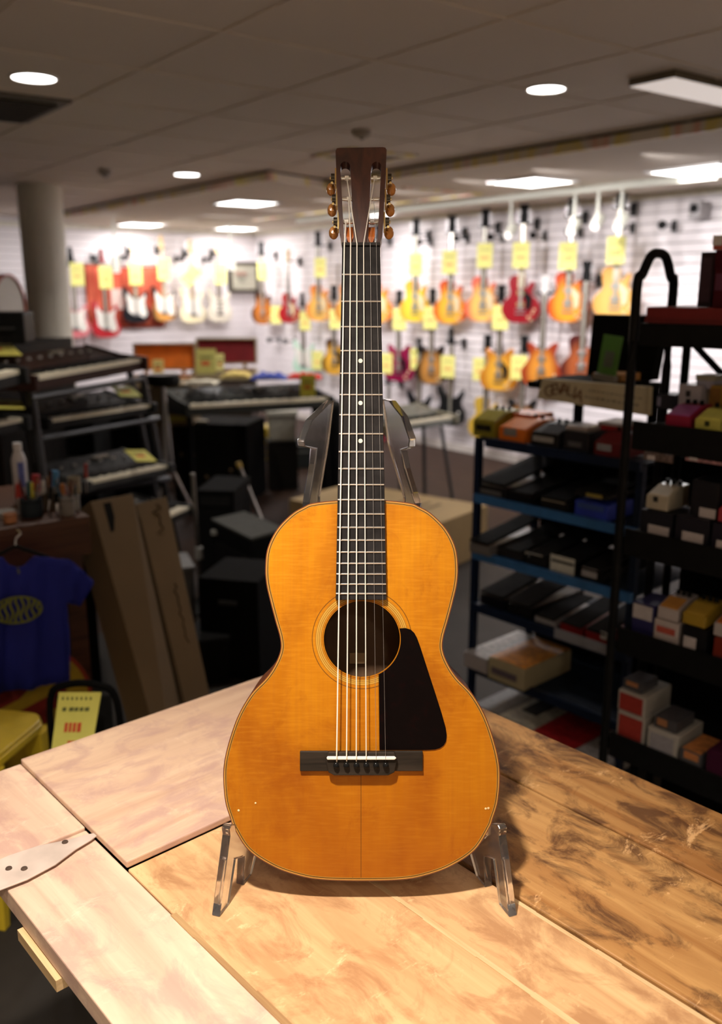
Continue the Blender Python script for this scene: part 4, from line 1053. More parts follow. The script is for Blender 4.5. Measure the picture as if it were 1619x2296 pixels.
q = [onc(.38, .09), onc(.58, .09), onc(.58, .16), onc(.38, .16)]; mb.hexa(q, [p+nn*.0005 for p in q])
mb.build('red_print', M((.55, .06, .01), .6), t)
hp_ = thing('stool_backrest', 'black rounded metal backrest holding the olive price card', 'chair', onY(180, 1540, 2.06), 0)
mb = MB(); mb.tube(catmull([(-.09, .02, -.30), (-.085, .015, -.05), (-.04, .01, 0), (.04, .01, 0), (.085, .015, -.05), (.09, .02, -.30)], 6, False), .009, 10); mb.build('hoop', BLACKM, hp_, smooth=True)
MB().box(-.07, .07, .012, .022, -.24, -.03).build('panel', BLACK, hp_, bevel=.008)
mb = MB()
zf_ = onY(180, 1540, 2.06).z
mb.tube([(-.088, .02, -.29), (-.10, .05, -zf_)], .012, 8); mb.tube([(.088, .02, -.29), (.10, .05, -zf_)], .012, 8); mb.build('leg', BLACK, hp_, smooth=True)
# black speaker, drum and yellow rag top-left
p = onY(28, 772, 4.6); zs = onY(28, 700, 4.6).z
t = thing('black_box', 'black case on edge in front of the drum beside the column', 'case', p, R(8))
MB().box(-.16, .065, 0, .25, 0, zs-p.z).build('body', BLACK, t, bevel=.012)
MB().tube([(-.08, -.012, (zs-p.z)*.5), (-.06, -.028, (zs-p.z)*.5), (.0, -.028, (zs-p.z)*.5), (.02, -.012, (zs-p.z)*.5)], .006, 8).build('handle', DGREY, t)
p = onY(26, 690, 5.6)
t = thing('bass_drum', 'white bass drum head with a red hoop behind the black case', 'drum', p, R(84))
r_ = .20
MB().lathe([(r_, .0), (r_, .04), (r_-.012, .04), (r_-.012, 0)], axis='y', seg=40, ring=True).build('hoop', M((.48, .05, .03), .35), t, smooth=True)
MB().lathe([(r_-.013, .012), (r_-.013, .016)], axis='y', seg=40).build('drum_head', M((.66, .65, .62), .5, noise=.02), t)
MB().lathe([(r_-.02, .041), (r_-.02, .34)], axis='y', seg=40).build('shell', M((.35, .04, .03), .3), t, smooth=True)
t = thing('display_plinth', 'dark plinth carrying the drum and the black case', 'plinth', (0, 0, 0))
pa = onY(24, 773, 5.0); t.location = (pa.x, pa.y, 0)
MB().box(-1.1, .07, -.42, .85, 0, pa.z-.004).build('carcass', M((.015, .013, .012), .6), t)
MB().box(-1.1, .07, -.43, -.421, .04, pa.z-.04).build('front_panel', M((.03, .022, .018), .5), t)
# open cases with orange and maroon lining on a low cabinet
zc = 1.0
def opencase(label, x0, x1, ytop, ybot, Y, lining, shell):
    a = onY(x0, ybot, Y); b_ = onY(x1, ybot, Y); w = b_.x-a.x; h_ = onY(x0, ytop, Y).z - a.z
    t = thing('open_case', label, 'instrument case', ((a.x+b_.x)/2, Y, a.z), R(3), 'open instrument cases with bright linings')
    mb = MB(); mb.box(-w/2, w/2, .02, .10, .03, .045); mb.box(-w/2, w/2, .02, .10, h_-.015, h_); mb.box(-w/2, -w/2+.015, .02, .10, .045, h_-.015); mb.box(w/2-.015, w/2, .02, .10, .045, h_-.015); mb.box(-w/2, w/2, .085, .10, .045, h_-.015); mb.build('lid', shell, t)
    MB().box(-w/2+.016, w/2-.016, .07, .084, .046, h_-.016).build('lid_lining', lining, t)
    mb = MB(); mb.box(-w/2, w/2, -.36, .02, -.09, -.08); mb.box(-w/2, w/2, -.36, -.345, -.08, -.005); mb.box(-w/2, w/2, .005, .02, -.08, -.005); mb.box(-w/2, -w/2+.015, -.345, .005, -.08, -.005); mb.box(w/2-.015, w/2, -.345, .005, -.08, -.005); mb.build('tray', shell, t)
    MB().box(-w/2+.016, w/2-.016, -.344, .004, -.079, -.03).build('tray_lining', lining, t)
    for x in (-w*.3, w*.3): MB().box(x-.02, x+.02, .012, .03, .0, .03).build('hinge', BRASS, t)
    return t
opencase('open case lined in bright orange above the dark cabinets', 301, 439, 770, 838, 8.55, M((.85, .22, .02), .8, noise=.15, scale=8), M((.30, .22, .12), .6))
opencase('open case lined in deep maroon right of the orange one', 441, 576, 758, 824, 9.0, M((.22, .012, .015), .8, noise=.15, scale=8), M((.35, .28, .16), .6))
p = onY(301, 838, 8.55)
t = thing('low_cabinet', 'long dark cabinet under the open instrument cases', 'cabinet', (p.x, 8.15, 0), R(3))
MB().box(-.05, 1.15, 0, .9, .04, p.z-.095).build('carcass', M((.03, .02, .015), .6), t)
MB().box(-.04, 1.14, .01, .89, 0, .038).build('plinth', BLACK, t)
for k in range(3): MB().box(-.03+.39*k, .35+.39*k, -.018, -.001, .06, p.z-.13).build('door', M((.045, .03, .02), .5), t)
# cloths
def cloth(label, x0, x1, y, Y, h, col, seed):
    a = onY(x0, y, Y); b_ = onY(x1, y, Y); w = b_.x-a.x; t = thing('folded_cloth', label, 'cloth', ((a.x+b_.x)/2, Y, a.z))
    rnd = random.Random(seed); mb = MB(); N, Q = 22, 12; vs = []
    for j in range(Q+1):
        for i in range(N+1):
            u_, v_ = i/N*2-1, j/Q*2-1; e = max(0, (1-abs(u_)**3.0)*(1-abs(v_)**3))
            vs.append((u_*w/2, v_*.13, .002 + h*e*(.65+.35*math.sin(u_*7+seed)*math.cos(v_*4+seed*2))))
    mb.add(vs, [(j*(N+1)+i, j*(N+1)+i+1, (j+1)*(N+1)+i+1, (j+1)*(N+1)+i) for j in range(Q) for i in range(N)])
    o = mb.build('fabric', M(col, .85, noise=.2, scale=14), t, smooth=True); s_ = o.modifiers.new('s', 'SOLIDIFY'); s_.thickness = .004
    mb = MB(); mb.tube([(-w/2*.8, -.11, .012), (0, -.125, .016), (w/2*.8, -.11, .012)], .006, 6); mb.build('hem', M(tuple(c*.8 for c in col), .85), t)
cloth('crumpled blue cloth on top of the long black keyboard', 562, 645, 848, 6.52, .05, (.05, .08, .42), 1)
cloth('crumpled red cloth on top of the long black keyboard', 640, 722, 847, 6.70, .045, (.75, .05, .03), 2)
cloth('pale yellow paper pile at the back of the long keyboard', 498, 565, 843, 6.5, .045, (.62, .48, .14), 3)
cloth('flat cream cloth at the left end of the long keyboard', 420, 490, 858, 6.25, .02, (.60, .56, .45), 4)
# round black stool, tan cartons, cabinets
p = onY(365, 838, 5.9)
t = thing('round_stool', 'round black padded stool seat behind the tiered keyboards', 'stool', (p.x, p.y, 0))
MB().lathe([(.10, p.z-.075), (.112, p.z-.06), (.112, p.z-.02), (.10, p.z-.002), (.02, p.z)], seg=28).build('seat', M((.012, .012, .012), .4), t, smooth=True)
for k in range(3):
    a_ = k*2.1; MB().tube([(0, 0, p.z-.076), (.03*math.cos(a_), .03*math.sin(a_), .4), (.2*math.cos(a_), .2*math.sin(a_), .01)], .012, 8).build('leg', CHR, t)
def carton(label, x0, x1, ytop, ybot, Y, depth, mat, tape=None, name='carton', rot=0.0, cat='box', grp=None, z0=None, bevel=.003):
    a = onY(x0, ybot, Y); b_ = onY(x1, ybot, Y); h_ = onY(x0, ytop, Y).z - a.z
    zb = a.z if z0 is None else z0; h_ = onY(x0, ytop, Y).z - zb
    t = thing(name, label, cat, ((a.x+b_.x)/2, Y, zb), rot, grp); w = b_.x-a.x
    MB().box(-w/2, w/2, 0, depth, 0, h_).build('body', mat, t, bevel=bevel)
    return t, w, h_
TANB = M((.16, .11, .05), .7, noise=.15, scale=10)
t, w, h_ = carton('stack of tan cardboard behind the round black stool', 345, 430, 862, 955, 6.5, .4, TANB)
MB().box(-w*.1, w*.35, -.002, -.0005, h_*.1, h_*.25).build('yellow_label', M((.45, .38, .06), .6), t)
t, w, h_ = carton('black speaker cabinet with a pale handle in the middle distance', 385, 560, 950, 1072, 6.6, .45, BLACKM, name='speaker_cabinet', cat='speaker', rot=R(-12), z0=.01)
MB().box(-w*.42, -w*.05, .02, .07, h_+.001, h_+.02).build('handle', M((.30, .26, .20), .4), t, bevel=.005)
for x, z in ((-w*.05, h_*.32), (w*.28, h_*.42), (-w*.22, h_*.6), (-w*.38, h_*.6)): MB().lathe([(.004, -.012), (.014, -.008), (.014, -.0005)], (x, 0, z), 'y', 12).build('corner_cap', M((.22, .15, .08), .4, .5), t)
MB().box(-w*.46, w*.46, -.006, -.0008, h_*.04, h_*.94).build('grille', M((.012, .012, .010), .9), t)
t, w, h_ = carton('low black amplifier cabinet behind the chrome stands', 445, 530, 1100, 1240, 4.75, .4, BLACKM, name='speaker_cabinet', cat='speaker', rot=R(-6), z0=.01)
MB().box(-w*.45, w*.45, -.006, -.0008, h_*.06, h_*.8).build('grille', M((.01, .01, .01), .9), t)
MB().box(-w*.4, w*.4, -.007, -.0008, h_*.83, h_*.93).build('control_panel', M((.02, .02, .02), .4), t)
t, w, h_ = carton('dark equipment case on the floor behind the yellow stool', 635, 745, 1000, 1046, 7.95, .5, M((.025, .028, .027), .5), name='equipment_case', cat='case', rot=R(12), z0=.006)
MB().box(-w*.45, w*.45, -.004, -.0006, h_*.7, h_*.78).build('edge_strip', M((.12, .12, .11), .4), t)
t, w, h_ = carton('black padded bag in the dark behind the guitar neck', 700, 765, 905, 1110, 6.9, .3, M((.008, .008, .008), .8), name='padded_bag', cat='bag', z0=.005, bevel=.04)
MB().tube([(-w*.2, -.01, h_*.8), (0, -.03, h_*.84), (w*.2, -.01, h_*.8)], .012, 8).build('strap', BLACK, t)
# grey-topped amplifier close behind the table
za = .46; A = [onz(474, 1163, za), onz(563, 1207, za), onz(640, 1185, za), onz(548, 1146, za)]
c_ = sum(A, Vector())/4; t = thing('amplifier', 'black amplifier with a flat dark grey top left of the guitar', 'amplifier', (c_.x, c_.y, 0)); off = Vector((c_.x, c_.y, 0))
top = [p-off for p in A]; z = lambda q, zz: [Vector((p.x, p.y, zz)) for p in q]
MB().hexa(z(top, .02), z(top, za-.012)).build('cabinet', BLACKM, t)
MB().hexa(z(top, za-.0115), z(top, za)).build('top_panel', M((.060, .060, .050), .6), t)
e = (top[1]-top[0]); nn = Vector((e.y, -e.x, 0)).normalized()
q = [top[0]+e*.06, top[0]+e*.94]; MB().hexa([q[0]+nn*.001+Vector((0,0,-za+.04)), q[1]+nn*.001+Vector((0,0,-za+.04)), q[1]+nn*.006+Vector((0,0,-za+.04)), q[0]+nn*.006+Vector((0,0,-za+.04))], [q[0]+nn*.001+Vector((0,0,-.10)), q[1]+nn*.001+Vector((0,0,-.10)), q[1]+nn*.006+Vector((0,0,-.10)), q[0]+nn*.006+Vector((0,0,-.10))]).build('grille', M((.01, .01, .01), .9), t)
pz = top[0]+e*.10+nn*.004; MB().lathe([(.02, -.02), (.02, .0)], (pz.x, pz.y, za-.05), seg=14).build('badge', M((.4, .4, .36), .4), t)
for p in top:
    cc = p*.93; MB().lathe([(.018, .0), (.015, .0195)], (cc.x, cc.y, 0), seg=10).build('foot', BLACK, t)
# white moulded chair back and yellow metal stools
p = onY(632, 990, 7.15)
t = thing('white_bin', 'off-white plastic tub beside the far yellow stool', 'tub', (p.x, p.y, 0), R(10)); zt_ = onY(632, 918, 7.15).z; zb2 = onY(632, 985, 7.15).z; t.location.z = zb2; zt_ -= zb2
mb = MB(); mb.hexa([(-.10, -.08, 0), (.10, -.08, 0), (.10, .08, 0), (-.10, .08, 0)], [(-.115, -.09, zt_-.04), (.115, -.09, zt_-.04), (.115, .09, zt_-.04), (-.115, .09, zt_-.04)]); mb.build('tub', M((.42, .40, .33), .5), t, bevel=.01)
MB().box(-.125, .125, -.1, .1, zt_-.039, zt_).build('lid', M((.62, .60, .50), .5), t, bevel=.006)
tc_ = thing('plastic_crate', 'dark crate under the off-white tub', 'crate', (p.x, p.y, 0), R(10))
MB().box(-.12, .12, -.10, .10, 0, zb2-.012).build('crate_body', M((.02, .018, .016), .6), tc_, bevel=.005)
MB().box(-.125, .125, -.105, .105, zb2-.0118, zb2-.0005).build('crate_rim', M((.03, .028, .025), .6), tc_)
def metal_stool(label, c, h, w, rot, sp=.055):
    YL = M((.72, .52, .03), .35, coat=.4, noise=.05); t = thing('metal_stool', label, 'stool', (c.x, c.y, 0), rot, 'yellow metal stools'); s = w/2
    def rr(s_, r_, n_=6):
        out_ = []
        for (cx, cy, a0_) in ((s_-r_, s_-r_, 0), (-s_+r_, s_-r_, 90), (-s_+r_, -s_+r_, 180), (s_-r_, -s_+r_, 270)):
            for k in range(n_+1): a_ = R(a0_+90*k/n_); out_.append((cx+r_*math.cos(a_), cy+r_*math.sin(a_)))
        return out_
    mb = MB(); mb.prism(rr(s, .05), h-.012, h, 'xy'); mb.prism(rr(s*1.02, .05), h-.035, h-.0122, 'xy'); mb.build('seat', YL, t, bevel=.004, smooth=True)
    hole = MB(); hole.prism([(-.04, -.008), (.04, -.008), (.045, 0), (.04, .008), (-.04, .008), (-.045, 0)], h+.0002, h+.001, 'xy'); hole.build('hand_slot', M((.25, .17, .02), .6), t)
    for sx in (-1, 1):
        for sy in (-1, 1):
            x0, y0 = sx*(s-.022), sy*(s-.022); x1, y1 = sx*(s+sp), sy*(s+sp)
            mb = MB(); mb.hexa([(x1-.012*sx-.012, y1-.012, 0.0), (x1-.012*sx+.012, y1-.012, 0.0), (x1-.012*sx+.012, y1+.012, 0.0), (x1-.012*sx-.012, y1+.012, 0.0)],
                               [(x0-.028, y0-.028, h-.0355), (x0+.028, y0-.028, h-.0355), (x0+.028, y0+.028, h-.0355), (x0-.028, y0+.028, h-.0355)]); mb.build('leg', YL, t, bevel=.003)
    k = .45; e_ = s-.022+(sp+.022)*(1-k)
    mb = MB()
    for sx in (-1, 1): mb.box(sx*e_-.006, sx*e_+.006, -e_, e_, h*k-.015, h*k+.015); mb.box(-e_, e_, sx*e_-.006, sx*e_+.006, h*k-.015, h*k+.015)
    mb.build('cross_brace', YL, t)
    return t
hs = .47; c0 = onz(104, 1597, hs); c1 = onz(108, 1632, hs)
metal_stool('yellow metal stool cut by the left edge beside the table', onz(-57, 1640, hs), hs, .26, R(-12), .0)
metal_stool('far yellow metal stool in the middle distance left of the neck', onz(570, 955, .46) , .46, .27, R(14))
# ---- workbench with tools
UB = -2.72; zb = .88
t = thing('tool_bench', 'dark brown wooden bench crowded with small tools at left', 'workbench', ruv(UB, .96, 0), RZ + math.pi/2)   # local x = v, y = -u
DW = wood('dark_bench_wood', (.05, .018, .008), (.11, .04, .016), 'x', 1.2, .5)
MB().box(-1.7, 0, 0, .62, zb-.03, zb).build('bench_top', DW, t, bevel=.003)
MB().box(-1.7, 0, .004, .03, zb-.125, zb-.0305).build('apron', DW, t)
MB().box(-.02, 0, .031, .6, zb-.125, zb-.0305).build('apron', DW, t)
for x in (-.05, -1.6):
    for y in (.04, .55): MB().box(x-.03, x+.03, y-.0, y+.05, 0, zb-.126).build('leg', DW, t)
MB().box(-1.6, -.09, .10, .55, .42, .45).build('lower_shelf', DW, t)
def on_bench(px, py, back):     # a spot on the bench top, 'back' metres behind its front edge
    p = onu(px, py, UB - back); return Vector((p.x, p.y, zb))
tool_specs = [
 ('screwdriver', 'screwdriver', 'red handled screwdriver standing among the bench tools', 42, 1085, 1140, .16, (.45, .03, .02), .012),
 ('pliers', 'pliers', 'red handled pliers standing up on the bench', 80, 1064, 1150, .18, (.35, .02, .03), .016),
 ('screwdriver', 'screwdriver', 'dark teal handled screwdriver in front of the red pliers', 66, 1080, 1150, .12, (.01, .08, .10), .011),
 ('screwdriver', 'screwdriver', 'light blue handled screwdriver leaning right on the bench', 118, 1055, 1125, .2, (.05, .22, .45), .014),
 ('marker', 'marker', 'yellow marker pen between the tools', 71, 1082, 1110, .10, (.5, .45, .03), .006),
 ('screwdriver', 'screwdriver', 'orange handled screwdriver lying against the cups', 140, 1085, 1125, .14, (.45, .15, .02), .009),
 ('marker', 'marker', 'black marker pen standing in the middle of the bench', 128, 1105, 1150, .08, (.01, .01, .01), .011),
 ('screwdriver', 'screwdriver', 'thin red handled driver left of the third tier keys', 192, 1040, 1075, .3, (.3, .03, .02), .007),
 ('clamp', 'clamp', 'orange clip hanging in front of the third keyboard', 255, 1062, 1095, .02, (.50, .18, .02), .009),
 ('marker', 'marker', 'white capped pen right of the red pliers', 96, 1078, 1120, .15, (.6, .58, .55), .007),
 ('file', 'file', 'slim black file leaning right of the blue screwdriver', 108, 1092, 1150, .10, (.02, .02, .02), .008)]
for (nm, cat, lab, x, y0, y1, back, col, r_) in tool_specs:
    if nm == 'clamp': continue
    a = on_bench(x, y1, back); tp = onu(x + (6 if 'lean' in lab else 0), y0, UB-back)
    t = thing(nm, lab, cat, a, 0, 'small tools standing on the bench'); v_ = tp - a; v_.z = max(v_.z, .05)
    MB().tube([Vector((0, 0, .004)) , v_*.55], r_*.35, 8).build('shaft', STEEL, t)
    MB().tube([v_*.551, v_*.6, v_*.95, v_], r_, 10, r1=r_*.8).build('handle', M(col, .35), t, smooth=True)
p = on_bench(46, 1078, .30); zt_ = onu(46, 992, UB-.30).z
t = thing('spray_bottle', 'tall white plastic bottle with a blue label at the left edge', 'bottle', p)
h_ = zt_ - zb
MB().lathe([(.022, 0), (.024, .01), (.024, h_*.72), (.016, h_*.84), (.012, h_*.86), (.012, h_*.999)], seg=20).build('bottle_body', M((.60, .60, .64), .4, noise=.03), t, smooth=True)
MB().lathe([(.0135, h_*.87), (.0145, h_)], seg=16).build('cap', M((.7, .7, .72), .4), t)
MB().box(.004, .0246, -.0262, -.0235, h_*.3, h_*.7).build('label_patch', M((.12, .16, .5), .5), t)
rnd = random.Random(9)
bits = [('cup', 'dull metal cup of bits below the blue screwdriver', 150, 1130, .05, (.22, .20, .18), .024, .06), ('cup', 'small clear jar at the right end of the bench', 165, 1125, .10, (.30, .29, .27), .02, .05), ('tin', 'orange copper tin at the left front of the bench', 22, 1150, .06, (.55, .25, .12), .02, .03),
        ('tin', 'white round tin lid at the left edge', 10, 1118, .14, (.5, .49, .46), .035, .02), ('cup', 'dark cup holding the pliers and screwdrivers', 72, 1150, .10, (.03, .04, .05), .034, .06), ('cup', 'brown cup of pens behind the black marker', 112, 1140, .16, (.12, .09, .06), .026, .06), ('tin', 'small white pot under the marker pens', 168, 1108, .2, (.45, .42, .42), .014, .025), ('tin', 'beige glue pot beside the light blue screwdriver', 165, 1065, .34, (.30, .26, .18), .022, .06), ('tin', 'small red tin behind the light blue screwdriver', 143, 1072, .30, (.25, .03, .05), .022, .03)]
for (nm, lab, x, y, back, col, r_, h_) in bits:
    t = thing(nm, lab, nm, on_bench(x, y, back), 0, 'small pots on the tool bench')
    MB().lathe([(r_*.9, 0), (r_, h_*.1), (r_, h_), (r_*.9, h_), (r_*.88, h_*.3), (.002, h_*.28)], seg=18).build('pot', M(col, .4), t, smooth=True)
    MB().lathe([(r_*1.03, h_*.8), (r_*1.03, h_*.9)], seg=18).build('band', M(tuple(c*.6 for c in col), .4), t)
    if nm == 'cup':
        for k in range(4):
            a_ = rnd.random()*6.28; cc = [(.10, .02, .02), (.25, .12, .04), (.05, .06, .07), (.2, .2, .2), (.03, .08, .12)][rnd.randrange(5)]
            MB().tube([(r_*.3*math.cos(a_), r_*.3*math.sin(a_), h_*.35), (r_*1.3*math.cos(a_), r_*1.3*math.sin(a_), h_*1.7+rnd.random()*.02)], .003, 6).build('pen', M(cc, .4), t)
# ---- tall cardboard boxes leaning
CB = M((.15, .098, .045), .75, noise=.08, scale=4); CBD = M((.05, .032, .016), .7)
def leaning(label, tl, tr, bl, br, Yt, Yb, depth):
    F = [onY(*bl, Yb), onY(*br, Yb+.075), onY(*tr, Yt+.075), onY(*tl, Yt)]
    for i in (0, 1):      # extend to the floor
        top = F[3-i] if i == 0 else F[2]; d_ = F[i]-top; F[i] = top + d_*((0.004-top.z)/d_.z)
    c_ = (F[0]+F[1])/2; n_ = (F[1]-F[0]).cross(F[3]-F[0]).normalized()
    if n_.y < 0: n_ = -n_
    t = thing('cardboard_box', label, 'box', c_, 0, 'tall cardboard boxes leaning beside the bench')
    A_ = [p-c_ for p in F]; MB().hexa(A_, [p+n_*depth for p in A_]).build('carton', CB, t, bevel=.003)
    return t, A_, n_
def mark(t, A_, n_, x0, x1, y0, y1, mat, nm='tape'):
    ex = lambda x, y: (A_[0]*(1-x)+A_[1]*x)*(1-y) + (A_[3]*(1-x)+A_[2]*x)*y - n_*.0008
    q = [ex(x0, y0), ex(x1, y0), ex(x1, y1), ex(x0, y1)]; MB().hexa(q, [p-n_*.0008 for p in q]).build(nm, mat, t)
    return ex
t, A_, n_ = leaning('left tall cardboard box with a strip of black tape at its top', (203, 1124), (298, 1106), (335, 1595), (405, 1585), 2.95, 2.55, .11)
mark(t, A_, n_, .26, .44, .80, .985, BLACK)
ex = mark(t, A_, n_, .90, .93, .3, .9, CBD, 'crease')
def scrawl(t, ex, n_, x, y0, y1, amp, k):
    pts = [ex(x + amp*math.sin(i*2.1)*(.5+.5*math.sin(i*.9)), y0+(y1-y0)*i/k)-n_*.001 for i in range(k+1)]
    MB().tube(pts, .0022, 5).build('handwriting', CBD, t)
scrawl(t, ex, n_, .66, .74, .50, .10, 22); scrawl(t, ex, n_, .70, .46, .34, .05, 12)
t, A_, n_ = leaning('right tall cardboard box leaning with handwriting along it', (304, 1130), (374, 1112), (412, 1582), (468, 1545), 3.03, 2.64, .10)
ex = mark(t, A_, n_, .02, .05, .2, .95, CBD, 'crease')
scrawl(t, ex, n_, .6, .98, .88, .18, 8); scrawl(t, ex, n_, .62, .70, .50, .07, 16)
# ---- blue T-shirt on its hanger
U0 = -2.57
def sh(x, y, d=0.0): return onu(x, y, U0 + d)
fr = [(-62, 1262), (-40, 1250), (2, 1246), (14, 1262), (34, 1270), (54, 1262), (72, 1244), (150, 1252), (178, 1276), (204, 1302), (178, 1358), (144, 1346), (138, 1362), (142, 1440), (148, 1524), (100, 1530), (52, 1540), (0, 1548), (-60, 1552), (-70, 1440), (-76, 1360)]
c_ = sh(35, 1260); t = thing('t_shirt', 'small blue T-shirt with a yellow-green printed oval hung at the bench front', 'shirt', c_)
fr3 = [sh(*p)-c_ for p in fr]; nrm = Vector((-.6, .8, 0))
import mathutils
tri = mathutils.geometry.tessellate_polygon([fr3])
bm = bmesh.new(); vv = [bm.verts.new(p) for p in fr3]; bm.faces.new(vv); bmesh.ops.triangulate(bm, faces=bm.faces)
bmesh.ops.subdivide_edges(bm, edges=bm.edges, cuts=5, use_grid_fill=True)
for v_ in bm.verts:
    s_ = v_.co.x*.8 + v_.co.y*.6; dz = max(0, -v_.co.z); w_ = .010*math.sin(s_*60 + dz*4)*min(1, dz*6) + .004*math.sin(s_*120+dz*20)
    v_.co += -nrm*(.018 + w_)
bmesh.ops.recalc_face_normals(bm, faces=bm.faces)
me = bpy.data.meshes.new('fabric'); bm.to_mesh(me); bm.free(); me.materials.append(M((.010, .018, .27), .85, noise=.12, scale=12))
for p in me.polygons: p.use_smooth = True
o = bpy.data.objects.new('fabric', me); C.objects.link(o); o.parent = t; sf = o.modifiers.new('s', 'SOLIDIFY'); sf.thickness = .006; sf.offset = 0
YG = M((.22, .24, .03), .8, noise=.2, scale=50)
mb = MB(); ccx, ccy = 38, 1368
def e3(a_, r1, r2, rot=-.12):
    x_, y_ = r1*math.cos(a_), r2*math.sin(a_); return sh(ccx + x_*math.cos(rot)-y_*math.sin(rot), ccy + x_*math.sin(rot)+y_*math.cos(rot), .038)-c_
for k in range(9):      # oval built of slanting wavy bars
    xk = -48 + 12*k; hh = 27*math.sqrt(max(.05, 1-(xk/56)**2))
    pts_ = [sh(ccx+xk+4*math.sin(j*1.3+k), ccy-xk*.12-hh+2*hh*j/6, .040)-c_ for j in range(7)]
    mb.tube(pts_, .0035, 6)
mb.tube([e3(2*math.pi*i/28, 56, 29) for i in range(29)], .0028, 6)
mb.build('printed_oval', YG, t)
MB().tube([sh(34, 1270)-c_ - nrm*.026, sh(36, 1281)-c_ - nrm*.03], .004, 6).build('collar_label', M((.12, .13, .14), .8), t)
hg_ = thing('clothes_hanger', 'black hanger carrying the small blue T-shirt', 'hanger', c_)
MB().tube([sh(-30, 1256)-c_, sh(35, 1225)-c_, sh(110, 1250)-c_], .006, 8).build('bar', BLACK, hg_)
MB().tube(catmull([sh(35, 1225)-c_, sh(36, 1208)-c_, sh(46, 1196)-c_, sh(38, 1186)-c_], 5, False), .003, 6).build('hook', STEEL, hg_)
# round red and yellow sign
p = onu(60, 1592, -2.665)
t = thing('round_sign', 'round yellow and red printed disc behind the near yellow stool', 'sign', p, 0, rot=(0, 0, RZ + math.pi/2))
MB().lathe([(.207, -.004), (.207, .004)], axis='y', seg=48).build('disc', M((.32, .035, .01), .5), t)
MB().lathe([(.194, -.0052), (.194, -.0045)], axis='y', seg=48).build('yellow_face', M((.45, .30, .015), .5, noise=.1), t)
RD = M((.22, .012, .008), .5)
mb = MB()
mb.prism([(-.15, -.03), (.12, .045), (.14, .0), (-.14, -.085)], -.0064, -.0056)
for k in range(5): x_ = -.13+.052*k; mb.prism([(x_, .03+.014*k), (x_+.036, .04+.014*k), (x_+.03, .085+.012*k), (x_-.004, .075+.012*k)], -.0064, -.0056)
for k in range(6): x_ = -.16+.05*k; mb.prism([(x_, -.075+.016*k), (x_+.034, -.062+.016*k), (x_+.026, -.118+.016*k), (x_-.004, -.128+.016*k)], -.0064, -.0056)
mb.prism([(-.19, -.0), (-.02, .045), (.10, .14), (.07, .165), (-.05, .09), (-.19, .05)], -.0064, -.0056)
mb.lathe([(.016, -.0064), (.016, -.0056)], (.125, 0, .075), 'y', 16)
mb.build('red_lettering_shapes', RD, t)
# shop clutter under the bench
for (x0, x1, y0, y1, Y, col, lab) in ((95, 190, 1345, 1480, 2.9, (.05, .022, .012), 'brown wooden box under the tool bench'), (398, 440, 1280, 1380, 3.6, (.10, .10, .10), 'grey plastic crate behind the leaning cardboard'), (448, 520, 1440, 1560, 3.4, (.01, .01, .01), 'black cable box behind the table edge')):
    t, w, h_ = carton(lab, x0, x1, y0, y1, Y, .22, M(col, .6), name='storage_box', z0=.0 + .004 if 'bench' not in lab else .4515, rot=R(20) if 'bench' not in lab else RZ+math.pi/2)
    MB().box(-w/2-.005, w/2+.005, -.004, .224, h_+.0005, h_+.015).build('lid', M(tuple(min(1, c*1.6) for c in col), .6), t)
# big cardboard carton on the floor right of the guitar
zc_ = .30
a, b_ = onz(880, 1098, zc_), onz(1062, 1128, zc_); 
d_ = (b_-a).normalized(); a = a - d_*.35; b_ = b_ + d_*.10; pn = Vector((d_.y, -d_.x, 0))*1.0
w_ = .62
q = [a, a+pn*w_, b_+pn*w_, b_]
if (q[1]-a).y > 0: q = [a, a-pn*w_, b_-pn*w_, b_]
c_ = sum(q, Vector())/4; c_.z = 0; t = thing('large_carton', 'large flat cardboard carton on the floor behind the guitar at right', 'box', c_)
bt = [Vector((p.x, p.y, .004))-c_ for p in q]; tp = [Vector((p.x, p.y, zc_))-c_ for p in q]
MB().hexa(bt, tp).build('carton', M((.42, .29, .13), .75, noise=.08, scale=4), t)
ex_ = (tp[3]-tp[0]); ey_ = (tp[1]-tp[0])
mb = MB()
for k in range(4):
    s_ = tp[0]+ex_*(.55+.07*k)+ey_*(.25); q_ = [s_, s_+ex_*.025, s_+ex_*.025+ey_*(.5-.05*k), s_+ey_*(.5-.05*k)]; mb.hexa([p+Vector((0,0,.001)) for p in q_], [p+Vector((0,0,.0025)) for p in q_])
mb.build('printed_lines', M((.16, .11, .05), .8), t)

for (x0, x1, y0, Y, dep_, lab) in ((118, 215, 905, 5.6, .5, 'tall black backdrop box added behind the tiered keyboards at left'), (224, 335, 925, 6.3, .5, 'second tall black backdrop box added behind the tiered keyboards'), (395, 470, 935, 7.2, .35, 'black upright backdrop box added behind the large speaker cabinet')):  # black boxes added as a dark backdrop in front of the pale wall
    t, w, h_ = carton(lab, x0, x1, y0, 1050, Y, dep_, BLACKM, name='dark_backdrop', cat='case', z0=.005, rot=R(4))
    mb = MB(); mb.box(-w*.5+.0, -w*.5+.02, -.003, -.0005, 0, h_); mb.build('edge_trim', DGREY, t)
    MB().box(-.05, .05, -.012, -.0006, h_*.55, h_*.62).build('latch', M((.12, .12, .12), .4, .6), t)

